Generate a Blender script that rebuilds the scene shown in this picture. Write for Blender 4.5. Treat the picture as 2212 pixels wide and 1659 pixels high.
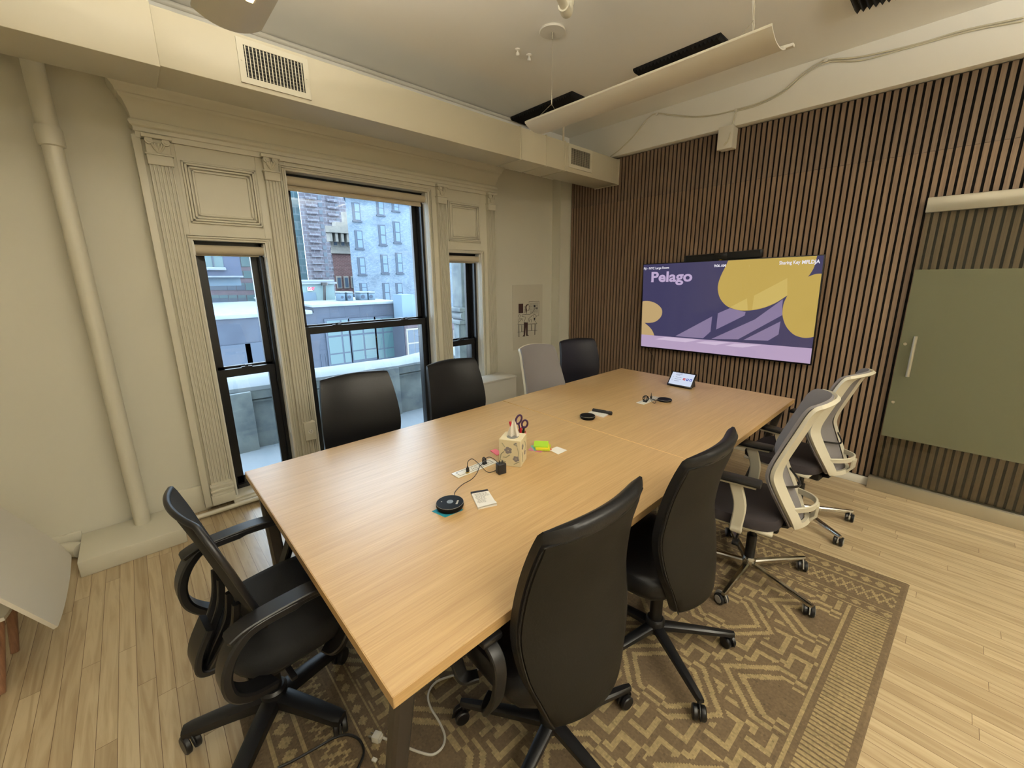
import bpy, bmesh, math, random
import numpy as np
from mathutils import Vector, Matrix
random.seed(7)
for o in list(bpy.data.objects): bpy.data.objects.remove(o)
S = bpy.context.scene
COL = S.collection
R = math.radians
PI = math.pi

# ------------------------------------------------------------ camera
FPX, YA, PIT, RO, PX, PY = 882.33, R(46.7716), R(-13.0729), R(-.4041), 15.43, -25.27
CAM = Vector((0, 0, 1.65))
_f = Vector((math.cos(PIT)*math.cos(YA), math.cos(PIT)*math.sin(YA), math.sin(PIT)))
_r = Vector((math.sin(YA), -math.cos(YA), 0)); _u = _r.cross(_f)
_r2 = _r*math.cos(RO)+_u*math.sin(RO); _u2 = -_r*math.sin(RO)+_u*math.cos(RO)
cd = bpy.data.cameras.new('camera'); cam = bpy.data.objects.new('camera', cd); COL.objects.link(cam)
rm = Matrix((_r2, _u2, -_f)).transposed()
cam.matrix_world = Matrix.Translation(CAM) @ rm.to_4x4()
cd.sensor_width = 36; cd.lens = FPX*36/2212; cd.clip_start = .02; cd.clip_end = 500
cd.shift_x = -PX/2212; cd.shift_y = PY/2212
S.camera = cam

def at(u, v, ax, val):
    """point of the place seen at photo pixel (u, v) on the plane ax = val"""
    d = _f+_r2*((u-1106-PX)/FPX)-_u2*((v-829.5-PY)/FPX)
    i = 'xyz'.index(ax)
    return CAM+d*((val-CAM[i])/d[i])

# ------------------------------------------------------------ world, exposure, lights
S.view_settings.view_transform = 'Standard'; S.view_settings.look = 'None'
S.view_settings.gamma = 1; S.view_settings.use_curve_mapping = False
S.view_settings.exposure = -0.1
w = bpy.data.worlds.new('sky'); S.world = w; w.use_nodes = True
bg = w.node_tree.nodes['Background']; bg.inputs[0].default_value = (.70, .84, 1.0, 1); bg.inputs[1].default_value = 10

def area(name, loc, sx, sy, power, col, rot=(0, 0, 0)):
    l = bpy.data.lights.new(name, 'AREA'); l.shape = 'RECTANGLE'; l.size = sx; l.size_y = sy
    l.energy = power; l.color = col
    o = bpy.data.objects.new(name, l); COL.objects.link(o); o.location = loc; o.rotation_euler = rot
    return o
WARM = (1.0, .92, .79); UPL = (1.0, .95, .845)
LIT_Y = (-3.3, -1.0)
# lamps lying in the troughs of the lit pendants (they shine up), and the room's ceiling lamps behind the camera
area('pendant_uplight', (.48, 1.25, 2.681), .06, .95, 50, UPL, (PI, 0, 0))
area('pendant_uplight', (.48, -2.1, 2.69), .08, 1.4, 225, UPL, (PI, 0, 0))
area('pendant_uplight', (2.31, -2.1, 2.69), .08, 1.4, 165, UPL, (PI, 0, 0))
area('ceiling_lamp_light', (-.9, -1.2, 3.1), .5, .5, 8, WARM)
area('ceiling_lamp_light', (1.2, -1.2, 3.1), .5, .5, 4, WARM)
area('ceiling_lamp_light', (3.3, -1.5, 3.1), .35, .35, 3, (1, .86, .60))

# ------------------------------------------------------------ materials
def lin(c): c /= 255; return c/12.92 if c <= .04045 else ((c+.055)/1.055)**2.4
def rgb(*c): return (lin(c[0]), lin(c[1]), lin(c[2]), 1)
def mat(name, col, rough=.5, metal=0, spec=.5, emis=None, es=1, bump=None, vary=None, coat=0, scale=(1, 1, 1)):
    m = bpy.data.materials.new(name); m.use_nodes = True
    nt = m.node_tree; b = nt.nodes['Principled BSDF']
    b.inputs['Base Color'].default_value = rgb(*col)
    b.inputs['Roughness'].default_value = rough; b.inputs['Metallic'].default_value = metal
    b.inputs['Specular IOR Level'].default_value = spec
    if coat: b.inputs['Coat Weight'].default_value = coat; b.inputs['Coat Roughness'].default_value = .15
    if emis: b.inputs['Emission Color'].default_value = rgb(*emis); b.inputs['Emission Strength'].default_value = es
    tc = nt.nodes.new('ShaderNodeTexCoord'); mp = nt.nodes.new('ShaderNodeMapping'); mp.inputs['Scale'].default_value = scale
    nt.links.new(tc.outputs['Object'], mp.inputs[0])
    if vary:
        n = nt.nodes.new('ShaderNodeTexNoise'); n.inputs['Scale'].default_value = vary[0]; n.inputs['Detail'].default_value = 4
        nt.links.new(mp.outputs[0], n.inputs[0])
        r = nt.nodes.new('ShaderNodeValToRGB'); r.color_ramp.elements[0].position = .35; r.color_ramp.elements[1].position = .65
        r.color_ramp.elements[0].color = rgb(*vary[1]); r.color_ramp.elements[1].color = rgb(*col)
        nt.links.new(n.outputs[0], r.inputs[0]); nt.links.new(r.outputs[0], b.inputs['Base Color'])
    if bump:
        n = nt.nodes.new('ShaderNodeTexNoise'); n.inputs['Scale'].default_value = bump[0]; n.inputs['Detail'].default_value = 3
        nt.links.new(mp.outputs[0], n.inputs[0])
        bp = nt.nodes.new('ShaderNodeBump'); bp.inputs['Strength'].default_value = bump[1]; bp.inputs['Distance'].default_value = .002
        nt.links.new(n.outputs[0], bp.inputs['Height']); nt.links.new(bp.outputs[0], b.inputs['Normal'])
    return m
def emit(name, col, s=1):
    m = bpy.data.materials.new(name); m.use_nodes = True; nt = m.node_tree
    nt.nodes.remove(nt.nodes['Principled BSDF']); e = nt.nodes.new('ShaderNodeEmission')
    e.inputs[0].default_value = rgb(*col); e.inputs[1].default_value = s
    nt.links.new(e.outputs[0], nt.nodes['Material Output'].inputs[0]); return m
def screen_mat(name, col, s=1):      # a lit display behind glossy glass
    m = mat(name, (8, 8, 10), .12, emis=col, es=s); return m
def glass(name, tint=(1, 1, 1), frost=None, refl=1.0):
    m = bpy.data.materials.new(name); m.use_nodes = True; nt = m.node_tree
    nt.nodes.remove(nt.nodes['Principled BSDF']); N = nt.nodes.new; L = nt.links.new
    t = N('ShaderNodeBsdfTransparent'); t.inputs[0].default_value = (*tint, 1)
    g = N('ShaderNodeBsdfGlossy'); g.inputs['Roughness'].default_value = .02 if not frost else .35
    fr = N('ShaderNodeFresnel'); fr.inputs[0].default_value = 1.45
    base = t.outputs[0]
    if frost:
        d = N('ShaderNodeBsdfDiffuse'); d.inputs[0].default_value = rgb(*frost[0])
        mx = N('ShaderNodeMixShader'); mx.inputs[0].default_value = frost[1]
        L(t.outputs[0], mx.inputs[1]); L(d.outputs[0], mx.inputs[2]); base = mx.outputs[0]
    mu = N('ShaderNodeMath'); mu.operation = 'MULTIPLY'; mu.inputs[1].default_value = refl; L(fr.outputs[0], mu.inputs[0])
    x = N('ShaderNodeMixShader'); L(mu.outputs[0], x.inputs[0]); L(base, x.inputs[1]); L(g.outputs[0], x.inputs[2])
    L(x.outputs[0], nt.nodes['Material Output'].inputs[0]); return m
def wood(name, dark, light, axis, rough=.4, sc=1.0, coat=0, contrast=(.35, .7)):
    m = bpy.data.materials.new(name); m.use_nodes = True; nt = m.node_tree; N = nt.nodes.new; L = nt.links.new
    b = nt.nodes['Principled BSDF']; b.inputs['Roughness'].default_value = rough
    if coat: b.inputs['Coat Weight'].default_value = coat; b.inputs['Coat Roughness'].default_value = .42; b.inputs['Coat IOR'].default_value = 1.5
    tc = N('ShaderNodeTexCoord'); mp = N('ShaderNodeMapping')
    s = [52*sc]*3; s['xyz'.index(axis)] = 1.3*sc; mp.inputs['Scale'].default_value = s
    L(tc.outputs['Object'], mp.inputs[0])
    n = N('ShaderNodeTexNoise'); n.inputs['Scale'].default_value = 1; n.inputs['Detail'].default_value = 6; n.inputs['Roughness'].default_value = .7
    L(mp.outputs[0], n.inputs[0])
    n2 = N('ShaderNodeTexNoise'); n2.inputs['Scale'].default_value = 4.5; n2.inputs['Detail'].default_value = 4
    L(mp.outputs[0], n2.inputs[0])
    mx = N('ShaderNodeMix'); mx.inputs[0].default_value = .45; L(n.outputs[0], mx.inputs[2]); L(n2.outputs[0], mx.inputs[3])
    r = N('ShaderNodeValToRGB'); r.color_ramp.elements[0].position, r.color_ramp.elements[1].position = contrast
    r.color_ramp.elements[0].color = rgb(*dark); r.color_ramp.elements[1].color = rgb(*light)
    L(mx.outputs[0], r.inputs[0]); L(r.outputs[0], b.inputs['Base Color'])
    return m
def planks(name):
    m = bpy.data.materials.new(name); m.use_nodes = True; nt = m.node_tree; N = nt.nodes.new; L = nt.links.new
    b = nt.nodes['Principled BSDF']; b.inputs['Roughness'].default_value = .33
    tc = N('ShaderNodeTexCoord')
    sx = N('ShaderNodeSeparateXYZ'); L(tc.outputs['Object'], sx.inputs[0])
    dv = N('ShaderNodeMath'); dv.operation = 'DIVIDE'; dv.inputs[1].default_value = .0585; L(sx.outputs[0], dv.inputs[0])
    fl = N('ShaderNodeMath'); fl.operation = 'FLOOR'; L(dv.outputs[0], fl.inputs[0])
    wn_ = N('ShaderNodeTexWhiteNoise'); wn_.noise_dimensions = '1D'; L(fl.outputs[0], wn_.inputs['W'])
    ml = N('ShaderNodeMath'); ml.operation = 'MULTIPLY_ADD'; ml.inputs[1].default_value = 7.3; L(wn_.outputs['Value'], ml.inputs[0]); L(sx.outputs[1], ml.inputs[2])
    mp = N('ShaderNodeCombineXYZ'); L(ml.outputs[0], mp.inputs[0]); L(sx.outputs[0], mp.inputs[1])
    br = N('ShaderNodeTexBrick'); br.inputs['Scale'].default_value = 1; br.inputs['Brick Width'].default_value = 1.15
    br.inputs['Row Height'].default_value = .0585; br.inputs['Mortar Size'].default_value = .0009; br.offset = 0; br.offset_frequency = 1
    br.inputs['Mortar Smooth'].default_value = .2; br.inputs['Bias'].default_value = 0
    br.inputs['Color1'].default_value = (0, 0, 0, 1); br.inputs['Color2'].default_value = (1, 1, 1, 1); br.inputs['Mortar'].default_value = (.5, .5, .5, 1)
    L(mp.outputs[0], br.inputs[0])
    rr = N('ShaderNodeValToRGB'); rr.color_ramp.elements[0].color = rgb(172, 153, 121); rr.color_ramp.elements[1].color = rgb(194, 176, 142)
    L(br.outputs[0], rr.inputs[0])
    # grain, shifted for every board
    mg = N('ShaderNodeMapping'); mg.inputs['Scale'].default_value = (26, 1.6, 1); L(tc.outputs['Object'], mg.inputs[0])
    ad = N('ShaderNodeVectorMath'); ad.operation = 'ADD'
    sc = N('ShaderNodeVectorMath'); sc.operation = 'SCALE'; sc.inputs[3].default_value = 17; L(br.outputs[0], sc.inputs[0])
    L(mg.outputs[0], ad.inputs[0]); L(sc.outputs[0], ad.inputs[1])
    n = N('ShaderNodeTexNoise'); n.inputs['Scale'].default_value = 1; n.inputs['Detail'].default_value = 6; n.inputs['Distortion'].default_value = 1.4
    L(ad.outputs[0], n.inputs[0])
    gr = N('ShaderNodeValToRGB'); gr.color_ramp.elements[0].position = .38; gr.color_ramp.elements[1].position = .58
    gr.color_ramp.elements[0].color = (.72, .66, .60, 1); gr.color_ramp.elements[1].color = (1, 1, 1, 1); L(n.outputs[0], gr.inputs[0])
    mu = N('ShaderNodeMix'); mu.data_type = 'RGBA'; mu.blend_type = 'MULTIPLY'; mu.inputs[0].default_value = .8
    L(rr.outputs[0], mu.inputs[6]); L(gr.outputs[0], mu.inputs[7])
    mm = N('ShaderNodeMix'); mm.data_type = 'RGBA'; L(br.outputs['Fac'], mm.inputs[0]); L(mu.outputs[2], mm.inputs[6]); mm.inputs[7].default_value = rgb(92, 66, 44)
    L(mm.outputs[2], b.inputs['Base Color'])
    bp = N('ShaderNodeBump'); bp.inputs['Strength'].default_value = .25; bp.inputs['Distance'].default_value = .002; bp.invert = True
    L(br.outputs['Fac'], bp.inputs['Height']); L(bp.outputs[0], b.inputs['Normal'])
    return m
def bricks(name, c1, c2, mortar, sc=1, bw=.5, rh=.2, ms=.02):
    m = bpy.data.materials.new(name); m.use_nodes = True; nt = m.node_tree; N = nt.nodes.new; L = nt.links.new
    b = nt.nodes['Principled BSDF']; b.inputs['Roughness'].default_value = .9
    tc = N('ShaderNodeTexCoord'); mp = N('ShaderNodeMapping'); mp.inputs['Rotation'].default_value = (PI/2, 0, 0); L(tc.outputs['Object'], mp.inputs[0])
    br = N('ShaderNodeTexBrick'); br.inputs['Scale'].default_value = sc; br.inputs['Brick Width'].default_value = bw; br.inputs['Row Height'].default_value = rh
    br.inputs['Mortar Size'].default_value = ms; br.inputs['Color1'].default_value = rgb(*c1); br.inputs['Color2'].default_value = rgb(*c2); br.inputs['Mortar'].default_value = rgb(*mortar)
    L(mp.outputs[0], br.inputs[0]); n = N('ShaderNodeTexNoise'); n.inputs['Scale'].default_value = .6; n.inputs['Detail'].default_value = 8; L(tc.outputs['Object'], n.inputs[0])
    mx = N('ShaderNodeMix'); mx.data_type = 'RGBA'; mx.blend_type = 'OVERLAY'; mx.inputs[0].default_value = .45
    L(br.outputs[0], mx.inputs[6]); L(n.outputs[0], mx.inputs[7]); L(mx.outputs[2], b.inputs['Base Color']); return m

Mt = dict(
    wall=mat('wall_paint', (205, 201, 184), .75, bump=(60, .12)),
    trimw=mat('trim_paint', (204, 199, 180), .42, bump=(25, .25)),
    ceil=mat('ceiling_paint', (238, 236, 228), .8, bump=(30, .15)),
    duct=mat('duct_paint', (196, 189, 167), .4),
    white=mat('white_paint', (216, 212, 200), .45),
    dark_gap=mat('vent_dark', (20, 18, 15), .8),
    black_sash=mat('black_sash', (16, 16, 18), .35),
    glass=glass('window_glass', (.93, .97, .98)),
    clear=glass('door_glass', (.955, .965, .92), refl=1.3),
    frost=glass('door_frosted_glass', (.8, .86, .76), ((114, 113, 88), .74), .6),
    blind=mat('blind_fabric', (188, 176, 152), .8, bump=(300, .1)),
    plastic_white=mat('white_plastic', (220, 217, 205), .35),
    felt=mat('black_felt', (14, 12, 11), .95),
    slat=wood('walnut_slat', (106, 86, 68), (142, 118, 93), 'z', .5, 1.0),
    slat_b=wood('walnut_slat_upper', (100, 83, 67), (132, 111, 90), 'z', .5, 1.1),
    table=wood('oak_laminate', (176, 142, 96), (204, 172, 122), 'x', .38, 1.0, coat=.5),
    tedge=wood('oak_edge', (172, 138, 92), (200, 166, 114), 'x', .4, 1.0),
    tleg=mat('table_leg_metal', (62, 56, 50), .45, .3),
    floor=planks('oak_floor'),
    leather=mat('black_leather', (20, 20, 22), .40, spec=.35, bump=(180, .25)),
    leather_back=mat('taupe_back_panel', (32, 29, 24), .6, spec=.15, bump=(150, .2)),
    bplast=mat('black_plastic', (18, 18, 20), .4),
    bmesh=mat('black_mesh_fabric', (13, 13, 14), .85, bump=(500, .4)),
    navy=mat('navy_leather', (27, 27, 36), .45, bump=(180, .25)),
    gplast=mat('pale_grey_plastic', (196, 190, 170), .45),
    gmesh=mat('grey_mesh_fabric', (112, 108, 108), .85, bump=(600, .5)),
    gseat=mat('plum_grey_fabric', (46, 40, 42), .95, bump=(400, .4)),
    chrome=mat('polished_aluminium', (190, 186, 178), .18, 1),
    steel=mat('brushed_steel', (186, 180, 162), .34, .75),
    castgrey=mat('caster_grey', (150, 146, 138), .5),
    tvblack=mat('tv_bezel', (10, 10, 11), .3),
    foam=mat('acoustic_foam', (14, 14, 13), .95),
    puck=mat('puck_black', (15, 15, 16), .5, spec=.15),
    cable_b=mat('black_cable', (16, 16, 16), .5),
    cable_w=mat('white_cable', (200, 196, 184), .5),
    cable_wall=mat('painted_cable', (203, 197, 176), .7),
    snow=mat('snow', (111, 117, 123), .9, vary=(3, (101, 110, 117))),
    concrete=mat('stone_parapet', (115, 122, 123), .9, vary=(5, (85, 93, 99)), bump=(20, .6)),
    greyA=mat('slate_blue_render', (52, 59, 71), .85, vary=(.8, (45, 51, 63))),
    teal=mat('teal_window', (54, 77, 81), .3),
    frameA=mat('slate_window_frame', (45, 55, 69), .6),
    stoneB=bricks('pale_blue_brick', (86, 100, 113), (106, 118, 129), (75, 86, 100), 1, .24, .09, .012),
    winB=mat('far_window_dark', (50, 62, 75), .4),
    brickC=bricks('red_brick', (83, 55, 53), (73, 48, 46), (96, 78, 75), 1, .6, .22, .03),
    cream=mat('cream_stone', (119, 115, 107), .85, vary=(2, (107, 104, 99))),
    towerD=bricks('brown_tower_brick', (85, 82, 89), (73, 70, 79), (103, 107, 115), 1, 1.7, 1.0, .07),
    towerG=bricks('teal_tower_glass', (72, 96, 102), (58, 85, 93), (90, 107, 113), 1, 3.0, 2.2, .2),
    brickE=bricks('mauve_brick', (80, 71, 78), (73, 63, 71), (85, 77, 82), 1, .8, .3, .03),
    blockF=mat('slate_block', (53, 64, 84), .7, vary=(.5, (47, 58, 79))),
    paleF=mat('pale_blue_panel', (81, 99, 113), .8),
    greenS=mat('pale_green_metal', (96, 116, 118), .7),
    rust=mat('orange_paint', (190, 120, 60), .6),
    red=mat('red_plastic', (190, 30, 50), .4),
    purple=mat('purple_plastic', (66, 38, 72), .35),
    tissue=mat('tissue_paper', (232, 226, 214), .9),
    paper=mat('white_paper', (226, 222, 212), .8),
    lime=mat('lime_paper', (158, 200, 40), .8), yellow=mat('yellow_paper', (222, 208, 40), .8),
    pink=mat('pink_paper', (232, 120, 136), .8), coral=mat('coral_paper', (228, 110, 96), .8),
    aqua=mat('aqua_paper', (130, 196, 176), .8), mauve=mat('mauve_paper', (196, 120, 150), .8), teal_note=mat('teal_paper', (20, 130, 150), .8),
    ink=mat('black_ink', (30, 28, 34), .7), brown=mat('brown_ink', (56, 30, 26), .7),
    poster=mat('poster_film', (192, 186, 168), .6),
    glow=emit('lamp_glow', (255, 214, 150), 6),
    woodleg=wood('brown_dowel', (110, 76, 54), (146, 106, 76), 'z', .5, 1),
    shell=mat('white_shell', (206, 200, 186), .5),
    brass=mat('brass_bit', (190, 160, 90), .3, 1),
)

# ------------------------------------------------------------ mesh builder
class MB:
    def __init__(s): s.bm = bmesh.new(); s.mi = 0
    def _new(s, f0):
        for f in list(s.bm.faces)[f0:]: f.material_index = s.mi
    def box(s, x0, x1, y0, y1, z0, z1, bev=0, seg=2, M=None):
        bm = s.bm; f0 = len(bm.faces)
        if x0 > x1: x0, x1 = x1, x0
        if y0 > y1: y0, y1 = y1, y0
        if z0 > z1: z0, z1 = z1, z0
        vs = [bm.verts.new((x, y, z)) for x in (x0, x1) for y in (y0, y1) for z in (z0, z1)]
        fs = [bm.faces.new([vs[i] for i in q]) for q in ((0, 1, 3, 2), (4, 6, 7, 5), (0, 4, 5, 1), (2, 3, 7, 6), (0, 2, 6, 4), (1, 5, 7, 3))]
        nv = vs
        if bev:
            es = list({e for f in fs for e in f.edges})
            g = bmesh.ops.bevel(bm, geom=es, offset=bev, segments=seg, affect='EDGES', profile=.5)
            nv = list({v for f in g['faces'] for v in f.verts} | {v for v in vs if v.is_valid})
        if M is not None: bmesh.ops.transform(bm, matrix=M, verts=nv)
        bm.faces.ensure_lookup_table()
        for f in {f for v in nv for f in v.link_faces}: f.material_index = s.mi
        return s
    def face(s, pts):
        f = s.bm.faces.new([s.bm.verts.new(p) for p in pts]); f.material_index = s.mi; return s
    def prism(s, poly, h, n=None):
        """closed prism from a planar polygon, extruded by vector h"""
        h = Vector(h); bm = s.bm
        a = [bm.verts.new(p) for p in poly]; b = [bm.verts.new(Vector(p)+h) for p in poly]; k = len(a)
        fs = [bm.faces.new(a), bm.faces.new(b[::-1])]
        for i in range(k): fs.append(bm.faces.new((a[i], b[i], b[(i+1) % k], a[(i+1) % k])))
        for f in fs: f.material_index = s.mi
        return s
    def rings(s, rs, cap=True, loop=False):
        bm = s.bm; V = [[bm.verts.new(p) for p in r] for r in rs]; n = len(V[0]); fs = []
        m = len(V)
        for i in range(m if loop else m-1):
            A, B = V[i], V[(i+1) % m]
            for j in range(n): fs.append(bm.faces.new((A[j], A[(j+1) % n], B[(j+1) % n], B[j])))
        if cap and not loop: fs.append(bm.faces.new(V[0][::-1])); fs.append(bm.faces.new(V[-1]))
        for f in fs: f.material_index = s.mi
        return s
    def tube(s, pts, r, n=8, loop=False, flat=None, up=None):
        """round (or flat = (width, thickness)) bar along a polyline"""
        pts = [Vector(p) for p in pts]; m = len(pts); rs = []; prev = None
        for i, p in enumerate(pts):
            if loop: t = pts[(i+1) % m]-pts[i-1]
            else: t = (pts[min(i+1, m-1)]-pts[max(i-1, 0)])
            t.normalize()
            if up is not None: a = Vector(up)-t*Vector(up).dot(t)
            elif prev is None: a = (Vector((0, 0, 1)) if abs(t.z) < .9 else Vector((1, 0, 0))); a = a-t*a.dot(t)
            else: a = prev-t*prev.dot(t)
            a.normalize(); prev = a; b = t.cross(a)
            rr = r[i] if isinstance(r, (list, tuple)) else r
            if flat:
                w_, h_ = flat[0]/2, flat[1]/2; c = min(w_, h_)*.4
                q = [(w_-c, h_), (-w_+c, h_), (-w_, h_-c), (-w_, -h_+c), (-w_+c, -h_), (w_-c, -h_), (w_, -h_+c), (w_, h_-c)]
                rs.append([p+b*x*rr+a*y*rr for x, y in q])
            else: rs.append([p+(a*math.cos(k*2*PI/n)+b*math.sin(k*2*PI/n))*rr for k in range(n)])
        return s.rings(rs, loop=loop)
    def cyl(s, p0, p1, r0, r1=None, n=24):
        return s.tube([p0, p1], [r0, r0 if r1 is None else r1], n)
    def lathe(s, prof, c=(0, 0, 0), n=32, M=None):
        rs = []
        for r, z in prof:
            ring = [Vector((max(r, 1e-4)*math.cos(k*2*PI/n), max(r, 1e-4)*math.sin(k*2*PI/n), z)) for k in range(n)]
            if M is not None: ring = [M @ p for p in ring]
            rs.append([p+Vector(c) for p in ring])
        return s.rings(rs, loop=prof[0][0] > 1e-3 and prof[-1][0] > 1e-3)
    def sheet(s, fn, nu, nv, th, mask=None):
        """thick curved sheet; fn(u, v) -> point, thickness goes along -normal"""
        bm = s.bm; g = {}
        def v_(i, j):
            if (i, j) not in g: g[i, j] = bm.verts.new(fn(i/nu, j/nv))
            return g[i, j]
        fs = []
        for i in range(nu):
            for j in range(nv):
                if mask is None or mask((i+.5)/nu, (j+.5)/nv):
                    fs.append(bm.faces.new((v_(i, j), v_(i+1, j), v_(i+1, j+1), v_(i, j+1))))
        for f in fs: f.material_index = s.mi
        bmesh.ops.recalc_face_normals(bm, faces=fs)
        bmesh.ops.solidify(bm, geom=fs, thickness=th)
        return s
    def mesh(s, name, parent=None, sharp=40):
        me = bpy.data.meshes.new(name)
        bmesh.ops.remove_doubles(s.bm, verts=s.bm.verts, dist=1e-6)
        bmesh.ops.recalc_face_normals(s.bm, faces=s.bm.faces)
        s.bm.to_mesh(me); s.bm.free()
        if parent is not None:
            r = parent
            while r.parent: r = r.parent
            mw = (Matrix.Translation(r.location) @ r.rotation_euler.to_matrix().to_4x4()).inverted(); me.transform(mw)
        if sharp:
            for p in me.polygons: p.use_smooth = True
            me.set_sharp_from_angle(angle=R(sharp))
        return me
    def build(s, name, mats, parent=None, sharp=40):
        me = s.mesh(name, parent, sharp)
        for m in (mats if isinstance(mats, (list, tuple)) else [mats]): me.materials.append(Mt[m] if isinstance(m, str) else m)
        o = bpy.data.objects.new(name, me); COL.objects.link(o)
        if parent is not None: o.parent = parent
        else:
            co = np.empty(len(me.vertices)*3, 'f'); me.vertices.foreach_get('co', co); co = co.reshape(-1, 3)
            c = Vector(((co[:, 0].min()+co[:, 0].max())/2, (co[:, 1].min()+co[:, 1].max())/2, co[:, 2].min()))
            me.transform(Matrix.Translation(-c)); o.location = c
        return o
def tag(o, label, cat, group=None):
    o['label'] = label; o['category'] = cat
    if group: o['group'] = group
    return o
def struct(o): o['kind'] = 'structure'; return o
def thing(name, loc, label=None, cat=None, group=None, rz=0):
    o = bpy.data.objects.new(name, None); o.empty_display_size = .1; COL.objects.link(o); o.location = loc; o.rotation_euler = (0, 0, rz)
    if label: tag(o, label, cat, group)
    return o
def copy_tree(o, parent=None):
    c = o.copy(); COL.objects.link(c)
    if parent is not None: c.parent = parent
    for ch in [x for x in bpy.data.objects if x.parent == o]: copy_tree(ch, c)
    return c
def smooth(pts, k=6, loop=False):
    P = [Vector(p) for p in pts]; n = len(P); out = []
    for i in range(n if loop else n-1):
        if loop: a, b, c, d = P[i-1], P[i], P[(i+1) % n], P[(i+2) % n]
        else: a, b, c, d = P[max(i-1, 0)], P[i], P[i+1], P[min(i+2, n-1)]
        for j in range(k):
            t = j/k; out.append(.5*((2*b)+(c-a)*t+(2*a-5*b+4*c-d)*t*t+(3*b-a-3*c+d)*t**3))
    if not loop: out.append(P[-1])
    return out
def text_mesh(name, body, size, m, parent, O, U, V, bold=0, align='LEFT', spacing=1, width=None):
    """flat lettering at O with reading direction U and up V (unit vectors), converted to mesh"""
    cu = bpy.data.curves.new(name, 'FONT'); cu.body = body; cu.size = size; cu.offset = bold; cu.align_x = align; cu.space_character = spacing; cu.resolution_u = 4
    ob = bpy.data.objects.new(name, cu); COL.objects.link(ob)
    me = bpy.data.meshes.new_from_object(ob.evaluated_get(bpy.context.evaluated_depsgraph_get()))
    bpy.data.objects.remove(ob)
    if width:
        xs = [v.co.x for v in me.vertices]; me.transform(Matrix.Translation((-min(xs), 0, 0))); me.transform(Matrix.Diagonal((width/(max(xs)-min(xs)), 1, 1, 1)))
    U = Vector(U); V = Vector(V); Nn = U.cross(V)
    T = Matrix.Translation(Vector(O)) @ Matrix((U, V, Nn)).transposed().to_4x4()
    me.transform(T)
    r = parent
    while r.parent: r = r.parent
    me.transform((Matrix.Translation(r.location) @ r.rotation_euler.to_matrix().to_4x4()).inverted())
    me.materials.clear(); me.materials.append(m); me.name = name
    o = bpy.data.objects.new(name, me); COL.objects.link(o); o.parent = parent; return o

# ------------------------------------------------------------ room shell
XW, YW, ZC = 4.145, 3.57, 3.23          # slat wall, window wall, ceiling
XL, YB = -2.6, -4.2
OPEN = [(.36, .79, .06, 1.905), (.97, 2.16, .06, 2.42), (2.35, 2.765, .06, 1.895)]
struct(MB().box(XL-.2, XW+.3, YB-.2, YW+.25, -.08, 0).build('floor', 'floor', sharp=0))
struct(MB().box(XL-.2, XW+.3, YB-.2, YW+.25, ZC, ZC+.15).build('ceiling', 'ceil', sharp=0))
b = MB()
xs = [XL-.2]+[v for o in OPEN for v in o[:2]]+[XW+.3]
for i in range(0, len(xs), 2): b.box(xs[i], xs[i+1], YW, YW+.25, 0, ZC)
for x0, x1, z0, z1 in OPEN: b.box(x0, x1, YW, YW+.25, 0, z0); b.box(x0, x1, YW, YW+.25, z1, ZC)
wf = struct(b.build('wall_front', 'wall', sharp=0))
struct(MB().box(XW, XW+.3, YB-.2, YW, 0, ZC).build('wall_right', 'wall', sharp=0))
struct(MB().box(XL-.2, XL, YB-.2, YW, 0, ZC).build('wall_left', 'wall', sharp=0))
struct(MB().box(XL, XW, YB-.2, YB, 0, ZC).build('wall_back', 'wall', sharp=0))
# header above the duct, corner pier, beam above the slats
struct(MB().box(XL, XW, 3.42, YW, 2.79, ZC).build('trim_1', 'ceil', sharp=0))
struct(MB().tube([(XL, 3.415, 3.212), (3.2, 3.415, 3.212)], .016, 10).build('trim_2', 'white'))
struct(MB().box(3.93, XW, 3.437, YW, 0, ZC).build('trim_3', 'wall', sharp=0))
struct(MB().box(4.045, XW, YB, 3.42, 2.91, ZC, .004).build('trim_4', 'ceil'))
# baseboards
struct(MB().box(-2.6, -.45, 3.545, YW, 0, .12, .004).box(.0, .2, 3.545, YW, 0, .2, .006).build('baseboard_front', 'trimw'))
struct(MB().box(4.085, 4.112, .27, 3.43, 0, .062, .003).build('baseboard_right', 'white'))

# slatted cladding
slw = thing('slat_cladding', (4.12, 0, 0), 'dark walnut slatted acoustic panelling covering the whole wall behind the screen', 'wall panelling')
MB().box(4.131, XW-.002, YB+.002, 3.435, .001, 2.908).build('felt_backing', 'felt', slw, sharp=0)
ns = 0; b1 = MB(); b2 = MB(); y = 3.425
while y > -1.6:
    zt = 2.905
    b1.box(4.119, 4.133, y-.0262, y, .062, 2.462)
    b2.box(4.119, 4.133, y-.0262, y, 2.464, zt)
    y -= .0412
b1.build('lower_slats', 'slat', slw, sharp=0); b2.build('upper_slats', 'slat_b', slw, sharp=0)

# ------------------------------------------------------------ window surround (one painted joinery piece)
sur = thing('window_surround', (1.5, 3.5, 0), 'cream painted classical timber window surround with fluted pilasters and cornice', 'window surround')
b = MB()
for x0, x1 in ((.175, .36), (.79, .97), (2.16, 2.35), (2.765, 2.945)): b.box(x0, x1, 3.505, YW, .04, 2.50, .003)
b.box(.36, .79, 3.505, YW, 1.905, 2.50); b.box(2.35, 2.765, 3.505, YW, 1.895, 2.50); b.box(.97, 2.16, 3.505, YW, 2.42, 2.50)
b.box(.165, .205, 3.49, 3.53, .04, 2.49, .004)
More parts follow.
